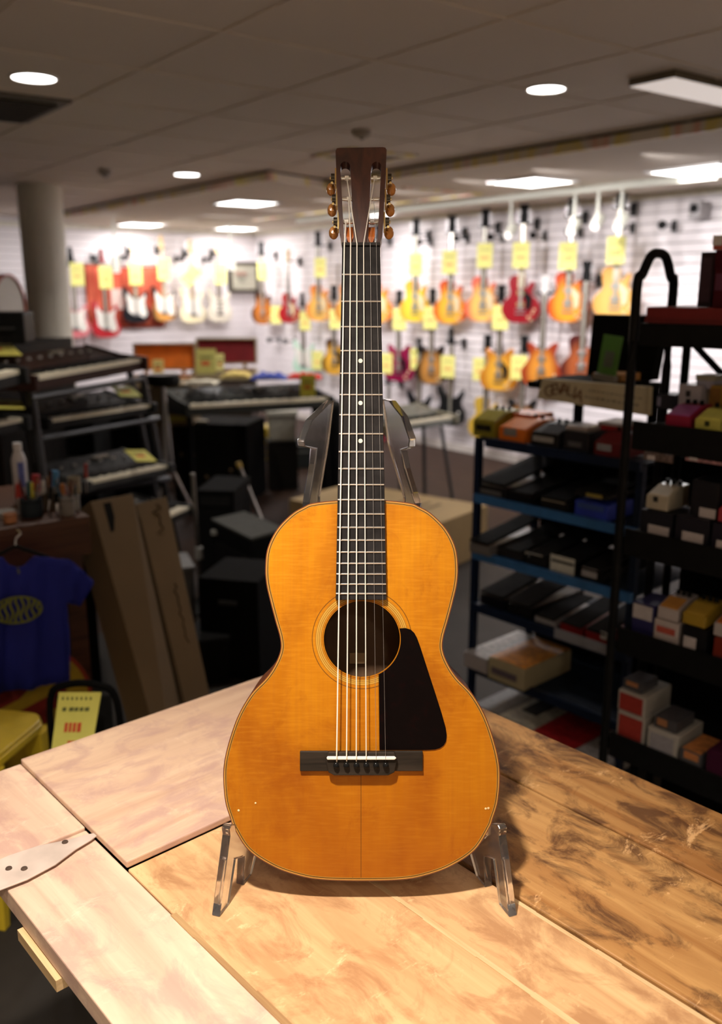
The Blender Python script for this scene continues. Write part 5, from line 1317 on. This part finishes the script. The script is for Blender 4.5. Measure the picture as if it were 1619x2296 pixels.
for (x0, x1, y0, Y, dep_, rot_, lab) in ((150, 232, 1262, 3.35, .30, 20, 'black box added to fill the dark gap between the bench and the leaning cardboard'), (452, 590, 1300, 3.45, .30, -14, 'black box added to fill the dark floor in front of the grey topped amplifier')):  # black boxes added to darken gaps where the lit floor showed
    t, w, h_ = carton(lab, x0, x1, y0, 1600, Y, dep_, BLACKM, name='black_box', cat='case', z0=.005, rot=R(rot_))
    MB().box(-.04, .04, -.010, -.0006, h_*.75, h_*.79).build('handle', M((.05, .05, .05), .4), t)
# ================================================================== RIGHT SIDE: BLUE RACK
BLU = M((.05, .19, .50), .35, .2, coat=.2); BLUD = M((.008, .02, .06), .4, .3)
TF, TB = 2.245, 2.62
S0 = -1.955; S1 = -1.32
t = thing('blue_rack', 'blue metal display rack of effect pedals right of the guitar', 'rack', tst(0, 0), TR)
shz = [1.085, .895, .70, .515, .305, .10]
shz_front = []
ref = [(1250, 1010), (1210, 1142), (1230, 1284), (1210, 1405), (1190, 1546)]
shz = [ont(x, y, TF).z for x, y in ref] + [.10]
print('SHELF', [round(z, 3) for z in shz])
for i, z in enumerate(shz):
    MB().box(S0, S1, TF+.02, TB, z-.012, z-.004).build('shelf', M((.02, .03, .05), .5), t)
    MB().box(S0+(.02 if i else .06), S1, TF, TF+.018, z-.026, z+.004).build('shelf_edge', BLU if i in (1, 2) else BLUD, t, bevel=.002)
for s in (S0+.012, S1-.012):
    for tt in (TF+.03, TB-.02): MB().box(s-.011, s+.011, tt-.011, tt+.011, 0, shz[0]+.05 if tt > TF+.1 else shz[0]-.013).build('post', BLUD, t)
MB().box(S0+.02, S1-.02, TB+.002, TB+.006, .72, shz[0]-.014).build('dark_backing', BLACKM, t)  # black sheets added so the gaps between the shelves stay dark
MB().box(S0+.02, S1-.02, TB+.002, TB+.006, .0, .50).build('dark_backing', BLACKM, t)
def shelf_item(nm, cat, label, x0, x1, y0, y1, shelf_z, tfront, depth, col, kind='box', grp=None, lab_col=None, lab_rect=None, lid=None, rot=0.0, top_col=None, z_from=None):
    """x0..x1, y0..y1: extent of the front face in the photo, standing on a shelf"""
    pl, pr = ont(x0, y1, tfront), ont(x1, y1, tfront); sl, sr = to_st(pl)[0], to_st(pr)[0]
    zb_ = shelf_z if z_from is None else z_from
    h = max(.012, ont((x0+x1)/2, y0, tfront).z - ont((x0+x1)/2, y1, tfront).z); w = sr - sl
    base = tst((sl+sr)/2, tfront, zb_)
    t = thing(nm, label, cat, base, TR + rot, grp); mt = M(col, .4, coat=.2, noise=.05)
    if kind == 'box':
        MB().box(-w/2, w/2, 0, depth, 0, h).build('body', mt, t, bevel=.0015)
        if lid: MB().box(-w/2-.0015, w/2+.0015, -.0015, depth+.0015, h*.66, h+.0015).build('lid', M(lid, .4), t)
        if top_col: MB().box(-w/2+.003, w/2-.003, .003, depth-.003, h+.0016, h+.0026).build('top_print', M(top_col, .4, noise=.35, scale=60), t)
    elif kind == 'pedal':       # wedge-shaped stompbox: front low, treadle plate, knobs at the back
        MB().prism([(0, 0), (depth, 0), (depth, h*1.25), (depth*.55, h*1.2), (0, h*.75)], -w/2, w/2, 'yz').build('body', mt, t, bevel=.002)
        MB().prism([(.003, h*.76), (depth*.5, h*1.17), (depth*.5, h*1.23), (.003, h*.83)], -w/2+.004, w/2-.004, 'yz').build('treadle', M(top_col or tuple(min(1, c*1.25+.02) for c in col), .4), t, bevel=.001)
        for k in (-.28, 0, .28): MB().lathe([(.006, h*1.22), (.005, h*1.22+.011)], (w*k, depth*.75, 0), seg=10).build('knob', BLACK, t)
    elif kind == 'wah':         # long rocker pedal
        MB().prism([(0, 0), (depth, 0), (depth, h*.55), (0, h*.5)], -w/2, w/2, 'yz').build('base', mt, t, bevel=.002)
        MB().prism([(-.004, h*.56), (depth*.6, h*.95), (depth, h*1.3), (depth, h*1.42), (depth*.6, h*1.1), (-.004, h*.72)], -w/2+.004, w/2-.004, 'yz').build('rocker_plate', M(top_col or (.02, .02, .02), .7), t, bevel=.002)
        for k in (-1, 1): MB().lathe([(.007, -.001), (.008, .003)], (w*.3*k, depth*.1, 0), seg=10).build('rubber_foot', BLACK, t)
    if lab_col:
        lx0, lx1, lz0, lz1 = lab_rect or (.15, .85, .25, .75)
        MB().box(-w/2+w*lx0, -w/2+w*lx1, -.0028, -.0017, h*lz0, h*lz1).build('label', M(lab_col, .5, noise=.12, scale=150), t)
    return t
WHL = (.55, .52, .54)
g1 = 'pedals on the top shelf of the blue rack'; z = shz[0]
shelf_item('effect_pedal', 'effect pedal', 'yellow and black striped pedal at the left end of the top blue shelf', 1060, 1108, 938, 984, z, TF+.03, .13, (.32, .28, .02), 'pedal', g1, (.03, .03, .02), (.15, .85, .3, .6))
shelf_item('effect_pedal', 'effect pedal', 'bright orange pedal with grey plate on the top blue shelf', 1117, 1176, 958, 996, z, TF+.02, .16, (.85, .20, .015), 'pedal', g1, (.28, .27, .25), (.22, .70, .35, .8))
shelf_item('effect_pedal', 'effect pedal', 'orange topped pedal standing behind the bright orange one', 1130, 1192, 925, 943, z+.05, TF+.12, .12, (.70, .14, .015), 'box', g1)
shelf_item('effect_pedal', 'effect pedal', 'black pedal with white lettering patch on the top blue shelf', 1190, 1250, 968, 1006, z, TF+.02, .15, (.025, .025, .025), 'pedal', g1, (.40, .39, .38), (.08, .85, .3, .62))
shelf_item('effect_pedal', 'effect pedal', 'dark grey boxy pedal in the middle of the top blue shelf', 1262, 1318, 972, 1018, z, TF+.02, .12, (.03, .03, .035), 'box', g1, (.10, .10, .11), (.2, .75, .25, .5))
shelf_item('effect_pedal', 'effect pedal', 'white flat pedal on top of the dark grey one', 1268, 1314, 955, 970, z, TF+.035, .08, (.50, .45, .43), 'box', g1, z_from=ont(1290, 971, TF+.03).z)
shelf_item('effect_pedal', 'effect pedal', 'dark red pedal with a pale name plate on the top blue shelf', 1330, 1392, 988, 1030, z, TF+.01, .13, (.16, .008, .012), 'pedal', g1, (.35, .36, .40), (.12, .65, .35, .7))
shelf_item('effect_pedal', 'effect pedal', 'bright red flat pedal with white top behind the dark red one', 1340, 1396, 955, 972, z+.062, TF+.11, .10, (.50, .02, .02), 'box', g1, lid=(.55, .48, .46))
g2 = 'rocker pedals on the second shelf of the blue rack'; z = shz[1]
shelf_item('wah_pedal', 'effect pedal', 'large black rocker pedal with raised arch on the second blue shelf', 1068, 1135, 1055, 1100, z, TF+.03, .30, (.02, .02, .022), 'wah', g2, (.12, .12, .12), (.0, .85, .05, .3))
shelf_item('wah_pedal', 'effect pedal', 'plain black rocker pedal second on the second blue shelf', 1140, 1195, 1075, 1108, z, TF+.03, .28, (.012, .012, .014), 'wah', g2)
shelf_item('wah_pedal', 'effect pedal', 'black rocker pedal with thin gold rim on the second blue shelf', 1212, 1272, 1092, 1128, z, TF+.03, .28, (.02, .018, .016), 'wah', g2, (.35, .31, .24), (.05, .95, .5, .62), top_col=(.015, .015, .015))
shelf_item('effect_pedal', 'effect pedal', 'bright blue metal pedal under the black rocker on the second shelf', 1288, 1362, 1120, 1156, z, TF+.02, .14, (.03, .06, .50), 'box', g2, (.05, .10, .35), (.1, .9, .55, .9))
shelf_item('wah_pedal', 'effect pedal', 'black rocker pedal with yellow edge on top of the blue one', 1290, 1362, 1096, 1116, z, TF+.025, .26, (.02, .02, .02), 'wah', g2, (.40, .32, .08), (.35, .85, .1, .5), z_from=ont(1325, 1117, TF+.02).z)
g3 = 'pedals on the third shelf of the blue rack'; z = shz[2]
shelf_item('wah_pedal', 'effect pedal', 'silver fronted long black pedal at the left end of the third shelf', 1052, 1098, 1195, 1238, z, TF-.01, .30, (.17, .16, .16), 'wah', g3, top_col=(.012, .012, .012))
shelf_item('wah_pedal', 'effect pedal', 'flat dark pedal second on the third blue shelf', 1112, 1170, 1222, 1252, z, TF+.03, .28, (.03, .028, .03), 'wah', g3)
shelf_item('wah_pedal', 'effect pedal', 'black pedal with white arrow mark on the third blue shelf', 1178, 1226, 1228, 1262, z, TF+.03, .28, (.02, .02, .02), 'wah', g3, (.50, .50, .46), (.0, .8, .62, .78))
shelf_item('wah_pedal', 'effect pedal', 'black pedal with a white framed badge on the third blue shelf', 1234, 1290, 1238, 1276, z, TF+.03, .27, (.02, .02, .02), 'wah', g3, (.66, .66, .58), (.0, .98, .02, .98))
shelf_item('wah_pedal', 'effect pedal', 'black pedal with a white price sticker right on the third shelf', 1300, 1350, 1252, 1290, z, TF+.03, .26, (.02, .02, .02), 'wah', g3, (.45, .44, .46), (.1, .8, .2, .75))
g4 = 'pedals on the fourth shelf of the blue rack'; z = shz[3]
shelf_item('wah_pedal', 'effect pedal', 'long black pedal at the left of the fourth blue shelf', 1075, 1130, 1330, 1372, z, TF+.03, .30, (.008, .008, .012), 'wah', g4)
shelf_item('wah_pedal', 'effect pedal', 'second long black pedal on the fourth blue shelf', 1136, 1190, 1345, 1388, z, TF+.03, .30, (.01, .01, .01), 'wah', g4)
shelf_item('effect_pedal', 'effect pedal', 'silver and black pedal with bright corner on the fourth blue shelf', 1198, 1245, 1378, 1402, z, TF+.03, .22, (.35, .35, .37), 'wah', g4)
shelf_item('effect_pedal', 'effect pedal', 'black pedal with red and white stripes on the fourth blue shelf', 1255, 1305, 1390, 1420, z, TF+.03, .25, (.30, .01, .01), 'wah', g4)
shelf_item('effect_pedal', 'effect pedal', 'second red and black striped pedal right on the fourth shelf', 1312, 1362, 1400, 1434, z, TF+.03, .25, (.32, .015, .015), 'wah', g4, (.6, .6, .6), (.7, .98, .3, .8))
o = shelf_item('price_strip', 'label strip', 'pale grey price strip along the front of the fourth blue shelf', 1242, 1364, 1398, 1422, z-.0, TF-.006, .004, (.30, .31, .36), 'box', None, z_from=z-.018)
g5 = 'boxed pedals on the lower blue shelves'; z = shz[4]
shelf_item('pedal_box', 'box', 'white box with a red corner on the fifth blue shelf', 1040, 1092, 1448, 1480, z, TF-.02, .30, (.45, .42, .43), 'box', g5, top_col=(.40, .38, .37))
shelf_item('pedal_box', 'box', 'white box with orange printed top on the fifth blue shelf', 1094, 1176, 1470, 1518, z, TF-.03, .26, (.48, .42, .26), 'box', g5, (.14, .11, .14), (.1, .8, .3, .6), top_col=(.80, .30, .02))
g6 = 'boxed pedals on the bottom blue shelf'; z = shz[5]
for (x, y, w, dp, col, top, lab) in ((1090, 1592, 60, .30, (.16, .16, .17), (.10, .10, .10), 'grey box at the left of the bottom blue shelf'), (1150, 1640, 90, .30, (.55, .53, .45), (.50, .48, .40), 'white box with dark printed picture on the bottom blue shelf'),
        (1238, 1668, 100, .28, (.30, .02, .02), (.42, .015, .02), 'bright red box on the bottom blue shelf'), (1325, 1700, 80, .28, (.50, .49, .50), (.45, .44, .46), 'white box with black print right on the bottom blue shelf')):
    t = shelf_item('pedal_box', 'box', lab, x-w/2, x+w/2, y-34, y, z, TF-.02, dp, col, 'box', g6, top_col=top)
    if 'picture' in lab or 'print right' in lab: MB().box(-.035, .03, .09, .24, .0, .001).build('picture', M((.03, .03, .03), .4), t, loc=(0, 0, .0)).location.z = [c for c in t.children if c.name.startswith('top_print')][0].bound_box[1][2] + .0006
shelf_item('pedal_box', 'box', 'dark red box standing back beyond the bright red one', 1268, 1350, 1528, 1560, z, TF+.26, .10, (.30, .02, .03), 'box', g6, top_col=(.25, .02, .02))
# ---- sign plank, black open case and green card above the rack
TS = TF + .005
A = [ont(1204, 893, TS), ont(1452, 932, TS-.02), ont(1455, 868, TS-.02), ont(1215, 849, TS)]
c_ = sum(A, Vector())/4; t = thing('sign_plank', 'pale wooden plank sign with arched brown lettering above the blue rack', 'sign', c_)
n_ = (A[1]-A[0]).cross(A[3]-A[0]).normalized(); n_ = n_ if n_.y > 0 else -n_
q = [p-c_ for p in A]; MB().hexa(q, [p+n_*.02 for p in q]).build('plank', M((.62, .56, .38), .7, noise=.08, scale=20), t, bevel=.001)
ex_, ey_ = (q[1]-q[0]), (q[3]-q[0]); L_ = ex_.length; exn = ex_.normalized(); eyn = (ey_ - exn*ey_.dot(exn)).normalized(); nz_ = exn.cross(eyn)
BRT = M((.20, .10, .05), .7)
word = 'GEVALIA'
for i, ch in enumerate(word):
    u_ = .10 + .048*i; arc_ = .62 - ((i-3)/3.0)**2*.20
    pos = q[0] + ex_*u_ + ey_*arc_ + nz_*.0012; ang = -(i-3)*.09
    Mx = Matrix((exn, eyn, nz_)).transposed().to_4x4() @ Matrix.Rotation(ang, 4, 'Z')
    tx = text(ch, .050, BRT, t, pos, Mx.to_euler(), name='letter')
mb = MB(); rnd = random.Random(3)
for row, (yy, x0, x1, hh) in enumerate(((.72, .46, .92, .08), (.38, .44, .92, .11))):
    x = x0
    while x < x1:
        w_ = rnd.uniform(.012, .035); z_ = rnd.uniform(.6, 1)*hh
        p0 = q[0]+ex_*x+ey_*(yy-.06*(x-x0))+nz_*.0006; mb.hexa([p0, p0+ex_*w_, p0+ex_*w_+ey_*z_, p0+ey_*z_], [v_+nz_*.0006 for v_ in (p0, p0+ex_*w_, p0+ex_*w_+ey_*z_, p0+ey_*z_)]); x += w_+rnd.uniform(.006, .02)
mb.build('faded_small_print', M((.27, .23, .15), .7), t)
TCs = TB - .10
A = [ont(1345, 838, TCs), ont(1455, 842, TCs), ont(1446, 712, TCs+.06), ont(1290, 706, TCs+.06)]
zb_ = onpl(1380, 862, tst(0, TCs-.12), (-math.sin(TR), math.cos(TR), 0)).z
sL, sR = to_st(ont(1308, 850, TCs))[0], to_st(ont(1460, 850, TCs))[0]
t = thing('open_black_case', 'open black case with its lid raised on top of the blue rack', 'case', tst((sL+sR)/2, TCs, zb_), TR); w = sR-sL
zl = ont(1380, 845, TCs).z - zb_; zt2 = ont(1380, 706, TCs+.06).z - zb_
MB().box(-w/2-.02, w/2, -.22, 0, 0, zl).build('tray', BLACKM, t, bevel=.004)
MB().hexa([(-w/2+.01, .0005, zl*.6), (w/2, .0005, zl*.6), (w/2, .05, zl*.6), (-w/2+.01, .05, zl*.6)], [(-w/2-.02, .06, zt2), (w/2-.01, .06, zt2), (w/2-.01, .11, zt2), (-w/2-.02, .11, zt2)]).build('lid', BLACKM, t, bevel=.004)
for k in (-1, 1): MB().box(k*w*.3-.015, k*w*.3+.015, -.222-.006, -.2205, zl*.4, zl*.9).build('latch', M((.2, .2, .2), .3, .8), t)
MB().box(w*.02, w*.42, -.14, -.03, zl+.0004, zl+.022).build('amber_panel', M((.45, .20, .03), .4), t)
# legs that carry the case and plank: a narrow upper shelf
t = thing('upper_shelf', 'narrow black shelf carrying the open case above the pedals', 'shelf', tst((sL+sR)/2, TCs, 0), TR)
MB().box(-w/2-.05, w/2+.02, -.23, .05, zb_-.02, zb_-.0006).build('board', BLACKM, t)
for a_ in (-w/2-.03, w/2): MB().box(a_-.012, a_+.012, .035-.02, .05-.012, shz[0]-.0035, zb_-.0205).build('bracket', BLACKM, t)
p = onpl(1357, 848, tst(0, TCs-.165), (-math.sin(TR), math.cos(TR), 0)); h_ = onpl(1362, 752, tst(0, TCs-.165), (-math.sin(TR), math.cos(TR), 0)).z - p.z
t = thing('green_card', 'green card standing in a clear holder before the black case lid', 'card', (p.x, p.y, zb_+zl+.0006), TR, rot=(R(-4), R(5), TR)); wv = .066
h_ = onpl(1362, 752, tst(0, TCs-.165), (-math.sin(TR), math.cos(TR), 0)).z - (zb_+zl)
MB().box(-wv/2, wv/2, 0, .003, .022, h_).build('card', M((.10, .27, .05), .5, noise=.05), t)
MB().box(-wv*.24, wv*.24, -.0015, -.0005, h_*.32, h_*.66).build('grey_square', M((.14, .17, .13), .5), t)
MB().box(-wv/2-.003, wv/2+.003, -.012, .012, 0, .0218).build('holder', M((.28, .27, .24), .3), t, bevel=.002)

# ================================================================== BLACK SHELVING AT THE RIGHT EDGE
BK = M((.010, .010, .010), .45)
BF = 1.94; BS0 = -1.185; BS1 = -.25; BB = 2.20
refs = [(1545, 992), (1530, 1243), (1500, 1470), (1500, 1722)]
bz = [ont(x, y, BF).z for x, y in refs]; print('BLACK', [round(v_, 3) for v_ in bz])
topz = ont(1560, 745, BF).z
t = thing('black_shelving', 'black metal shelving with an arched side frame at the right edge', 'shelving', tst(0, 0), TR)
for z_ in bz:
    MB().box(BS0+.012, BS1, BF+.004, BB, z_+.012, z_+.020).build('shelf', BK, t)
    MB().box(BS0+.016, BS1, BF-.004, BF+.0035, z_-.035, z_+.035).build('shelf_edge', BK, t, bevel=.003)
ztop2 = ont(1560, 727, BF).z
MB().box(BS0+.014, BS1, BF-.004, BB, topz-.035, ztop2-.0006).build('top_tray', BK, t, bevel=.004)
zc2 = ont(1482, 640, BF).z; za_ = ont(1530, 567, BF+.1).z
sp_ = BS0
pts = catmull([(sp_, BF, .25), (sp_, BF, zc2-.2), (sp_, BF+.0, zc2), (sp_, BF+.018, za_-.05), (sp_, BF+.05, za_-.008), (sp_, BF+.085, za_), (sp_, BF+.12, za_-.01), (sp_, BF+.15, za_-.055), (sp_, BF+.165, zc2), (sp_, BF+.165, zc2-.2), (sp_, BF+.165, .25)], 8, False)
pts = [Vector((sp_, BF, .0))] + pts + [Vector((sp_, BF+.165, 0))]
MB().tube(pts, .0115, 14).build('arched_frame', BK, t, smooth=True)
MB().tube([(sp_, BB-.002, 0), (sp_, BB-.002, topz-.036)], .011, 10).build('back_post', BK, t)
MB().tube([(BS1, BF+.08, 0), (BS1, BF+.08, topz-.036)], .011, 10).build('back_post', BK, t)
MB().tube([(sp_+.02, BB-.01, topz-.04), (sp_+.22, BB-.01, bz[0]+.04)], .009, 8).build('brace', BK, t)
MB().box(BS0+.03, BS1-.012, BB+.012, BB+.018, 0, bz[0]+.04).build('dark_backing', BLACKM, t)  # black sheet added behind the shelving to darken its gaps
# red tray and boxes on the very top
zr = ont(1560, 690, BF).z
t = thing('red_tray', 'flat dark red box top on the uppermost black shelf', 'box', tst(BS0+.02, BF, ztop2), TR)
MB().box(.006, .80, .004, .22, 0, zr-ztop2).build('tray', M((.17, .012, .012), .5, noise=.06), t, bevel=.003)
MB().box(.006, .80, .0005, .0035, 0, (zr-ztop2)*.3).build('edge', M((.12, .008, .008), .5), t)
z = zr + .001
shelf_item('amp_head', 'amplifier', 'dark box standing upright on the red tray at the right edge', 1562, 1592, 565, 688, z, BF+.04, .14, (.03, .018, .022), 'box', None, (.05, .03, .04), (.1, .9, .1, .9))
shelf_item('patterned_box', 'box', 'dark maroon and blue patterned box at the right edge above the red tray', 1596, 1680, 560, 688, z, BF+.035, .14, (.07, .008, .014), 'box', None, (.10, .02, .05), (.05, .5, .3, .6), lid=(.05, .006, .012))
t = shelf_item('small_carton', 'box', 'small white and red carton above the patterned box at the right edge', 1598, 1660, 525, 558, z, BF+.06, .08, (.65, .12, .08), 'box', None, (.65, .62, .62), (0, .35, .3, 1), z_from=ont(1620, 559, BF+.035).z)
# shelf 1
ga = 'pedals on the upper black shelf'; z = bz[0]+.0205
def bi(*a, **k): return shelf_item(*a, **k)
bi('effect_pedal', 'effect pedal', 'magenta and purple pedal on the upper black shelf', 1490, 1546, 922, 966, z, BF+.02, .10, (.32, .01, .05), 'pedal', ga, top_col=(.38, .10, .34))
bi('effect_pedal', 'effect pedal', 'lime yellow pedal right of the magenta one', 1555, 1612, 935, 979, z, BF+.015, .10, (.58, .58, .12), 'pedal', ga, (.05, .06, .03), (.42, .6, .45, .7))
bi('pedal_box', 'box', 'white box behind the magenta pedal', 1518, 1568, 872, 925, z+.04, BF+.13, .07, (.50, .47, .52), 'box', ga, (.05, .05, .05), (.35, .55, .5, .75))
bi('pedal_box', 'box', 'amber yellow box behind the lime pedal at the right edge', 1588, 1650, 872, 930, z+.04, BF+.13, .07, (.42, .25, .03), 'box', ga, (.25, .12, .02), (.0, .4, .1, .9))
bi('pedal_box', 'box', 'dark grey box behind the black post on the upper black shelf', 1474, 1512, 878, 912, z+.03, BF+.14, .07, (.04, .04, .05), 'box', ga, (.30, .30, .42), (.0, .2, .2, .8))
bi('small_carton', 'box', 'pale top hat box above the amber box', 1560, 1600, 838, 868, z+.1, BF+.15, .05, (.42, .42, .52), 'box', ga, lid=(.40, .38, .28), z_from=ont(1540, 871, BF+.13).z)
# hanging price strips
for (x0, x1, y0, y1, col, lab) in ((1455, 1520, 1015, 1032, (.14, .10, .09), 'brown price strip under the upper black shelf'), (1548, 1640, 1020, 1036, (.42, .22, .24), 'red and white price strip under the upper black shelf')):
    s_a, s_b = to_st(ont(x0, y0, BF+.02))[0], to_st(ont(x1, y0, BF+.02))[0]; zz_ = ont((x0+x1)/2, y1, BF+.02).z; h_ = .018
    t = thing('price_strip', lab, 'label strip', tst(s_a, BF+.0, zz_), TR); MB().box(0, s_b-s_a, -.002, .0, 0, bz[0]-.0355-zz_).build('strip', M(col, .5, noise=.5, scale=120), t)
    MB().box(.01, .03, -.0035, -.0022, .002, .012).build('label', M(WHL, .5), t)
# shelf 2
gb_ = 'boxed pedals on the second black shelf'; z = bz[1]+.0205
bi('pedal_box', 'box', 'black box with white sticker left on the second black shelf', 1432, 1502, 1160, 1218, z, BF+.02, .11, (.02, .02, .028), 'box', gb_, WHL, (.28, .95, .08, .48))
bi('pedal_box', 'box', 'black box with white sticker right on the second black shelf', 1510, 1585, 1165, 1230, z, BF+.015, .11, (.02, .02, .028), 'box', gb_, WHL, (.24, .88, .08, .48))
bi('pedal_box', 'box', 'black box with red patch and white sticker at the right edge', 1592, 1660, 1175, 1240, z, BF+.01, .11, (.02, .018, .03), 'box', gb_, WHL, (.20, .9, .08, .45))
zz2 = z + (ont(1467, 1160, BF+.02).z - ont(1467, 1218, BF+.02).z) + .0022
bi('effect_pedal', 'effect pedal', 'cream pedal sitting on the left black box', 1446, 1496, 1114, 1154, z, BF+.03, .10, (.50, .46, .36), 'pedal', gb_, (.04, .04, .04), (.35, .55, .45, .75), z_from=zz2)
bi('pedal_box', 'box', 'plain black box stacked on the right black box', 1545, 1606, 1078, 1160, z, BF+.03, .11, (.018, .018, .022), 'box', gb_, WHL, (.38, .98, .02, .28), z_from=zz2+.003)
bi('effect_pedal', 'effect pedal', 'pink and red pedal at the right edge of the second black shelf', 1608, 1670, 1135, 1175, z, BF+.02, .10, (.40, .04, .06), 'pedal', gb_, z_from=zz2+.004)
for (x, y, col, lab) in ((1474, 1082, (.40, .34, .22), 'small cream knobbed pedal behind the cream pedal'), (1510, 1092, (.22, .36, .50), 'small light blue pedal behind the cream pedal'), (1548, 1090, (.40, .35, .20), 'small beige pedal left of the plain black box')):
    bi('mini_pedal', 'effect pedal', lab, x-13, x+13, y-10, y+8, z, BF+.16, .035, col, 'pedal', 'small pedals at the back of the second black shelf', z_from=z+.001 if False else z)
# shelf 3
gc = 'boxed pedals on the third black shelf'; z = bz[2]+.0205
bi('pedal_box', 'box', 'blue box with white sticker left on the third black shelf', 1414, 1462, 1352, 1425, z, BF+.02, .10, (.025, .025, .12), 'box', gc, WHL, (.05, .95, .52, .95))
bi('pedal_box', 'box', 'white box with red lettering on the third black shelf', 1463, 1518, 1398, 1450, z, BF+.012, .10, (.55, .50, .50), 'box', gc, (.50, .10, .07), (.12, .88, .48, .75))
hz = ont(1490, 1398, BF+.012).z - ont(1490, 1450, BF+.012).z
bi('effect_pedal', 'effect pedal', 'orange topped white pedal on the white box with red lettering', 1472, 1518, 1362, 1396, z, BF+.018, .10, (.52, .47, .47), 'pedal', gc, top_col=(.62, .30, .07), z_from=z+hz+.0022)
bi('pedal_box', 'box', 'black box with small white sticker on the third black shelf', 1525, 1580, 1412, 1470, z, BF+.01, .10, (.012, .012, .014), 'box', gc, WHL, (.1, .62, .15, .62))
hz = ont(1550, 1412, BF+.01).z - ont(1550, 1470, BF+.01).z
bi('effect_pedal', 'effect pedal', 'gold metallic pedal on the black box', 1528, 1580, 1376, 1410, z, BF+.016, .10, (.42, .28, .03), 'pedal', gc, z_from=z+hz+.0022)
bi('pedal_box', 'box', 'dark red box at the right edge of the third black shelf', 1596, 1660, 1430, 1485, z, BF+.005, .10, (.20, .02, .008), 'box', gc, (.10, .01, .008), (.1, .9, .1, .3))
hz = ont(1620, 1430, BF+.005).z - ont(1620, 1485, BF+.005).z
bi('effect_pedal', 'effect pedal', 'orange and white pedal on the dark red box', 1598, 1660, 1390, 1428, z, BF+.01, .10, (.50, .46, .46), 'pedal', gc, top_col=(.55, .16, .03), z_from=z+hz+.0022)
# shelf 4
gd = 'boxed pedals on the lowest black shelf'; z = bz[3]+.0205
RW = (.48, .46, .42)
t1 = bi('pedal_box', 'box', 'lower red and white box of the left stack', 1381, 1444, 1594, 1652, z, BF+.02, .13, RW, 'box', gd, (.38, .04, .03), (.08, .92, .08, .9))
hz = ont(1410, 1594, BF+.02).z - ont(1410, 1652, BF+.02).z
t1 = bi('pedal_box', 'box', 'upper red and white box of the left stack', 1384, 1446, 1546, 1592, z, BF+.02, .13, RW, 'box', gd, (.38, .04, .03), (.08, .92, .08, .9), z_from=z+hz+.002)
hz += ont(1410, 1546, BF+.02).z - ont(1410, 1592, BF+.02).z
bi('pedal_box', 'box', 'grey lidded small box with orange patch on top of the red stack', 1396, 1440, 1522, 1544, z, BF+.03, .08, (.08, .08, .09), 'box', gd, (.42, .18, .08), (.2, .8, .5, .95), z_from=z+hz+.0045)
bi('pedal_box', 'box', 'white framed box with pale front in the middle of the lowest shelf', 1449, 1518, 1628, 1680, z, BF+.012, .13, RW, 'box', gd, (.34, .33, .36), (.12, .88, .15, .85))
hz = ont(1480, 1628, BF+.012).z - ont(1480, 1680, BF+.012).z
bi('pedal_box', 'box', 'grey lidded box with orange patch on the white framed box', 1466, 1518, 1600, 1626, z, BF+.022, .09, (.08, .08, .09), 'box', gd, (.40, .18, .08), (.15, .6, .3, .9), z_from=z+hz+.0022)
bi('pedal_box', 'box', 'small grey box with orange stripes right of the white framed box', 1524, 1572, 1664, 1700, z, BF+.006, .11, (.10, .10, .11), 'box', gd, (.55, .22, .08), (.2, .9, .55, .98), top_col=(.55, .22, .07))
bi('pedal_box', 'box', 'dark purple box at the right edge of the lowest shelf', 1582, 1660, 1665, 1725, z, BF+.004, .12, (.06, .012, .035), 'box', gd, (.05, .01, .03), (.1, .9, .1, .3))
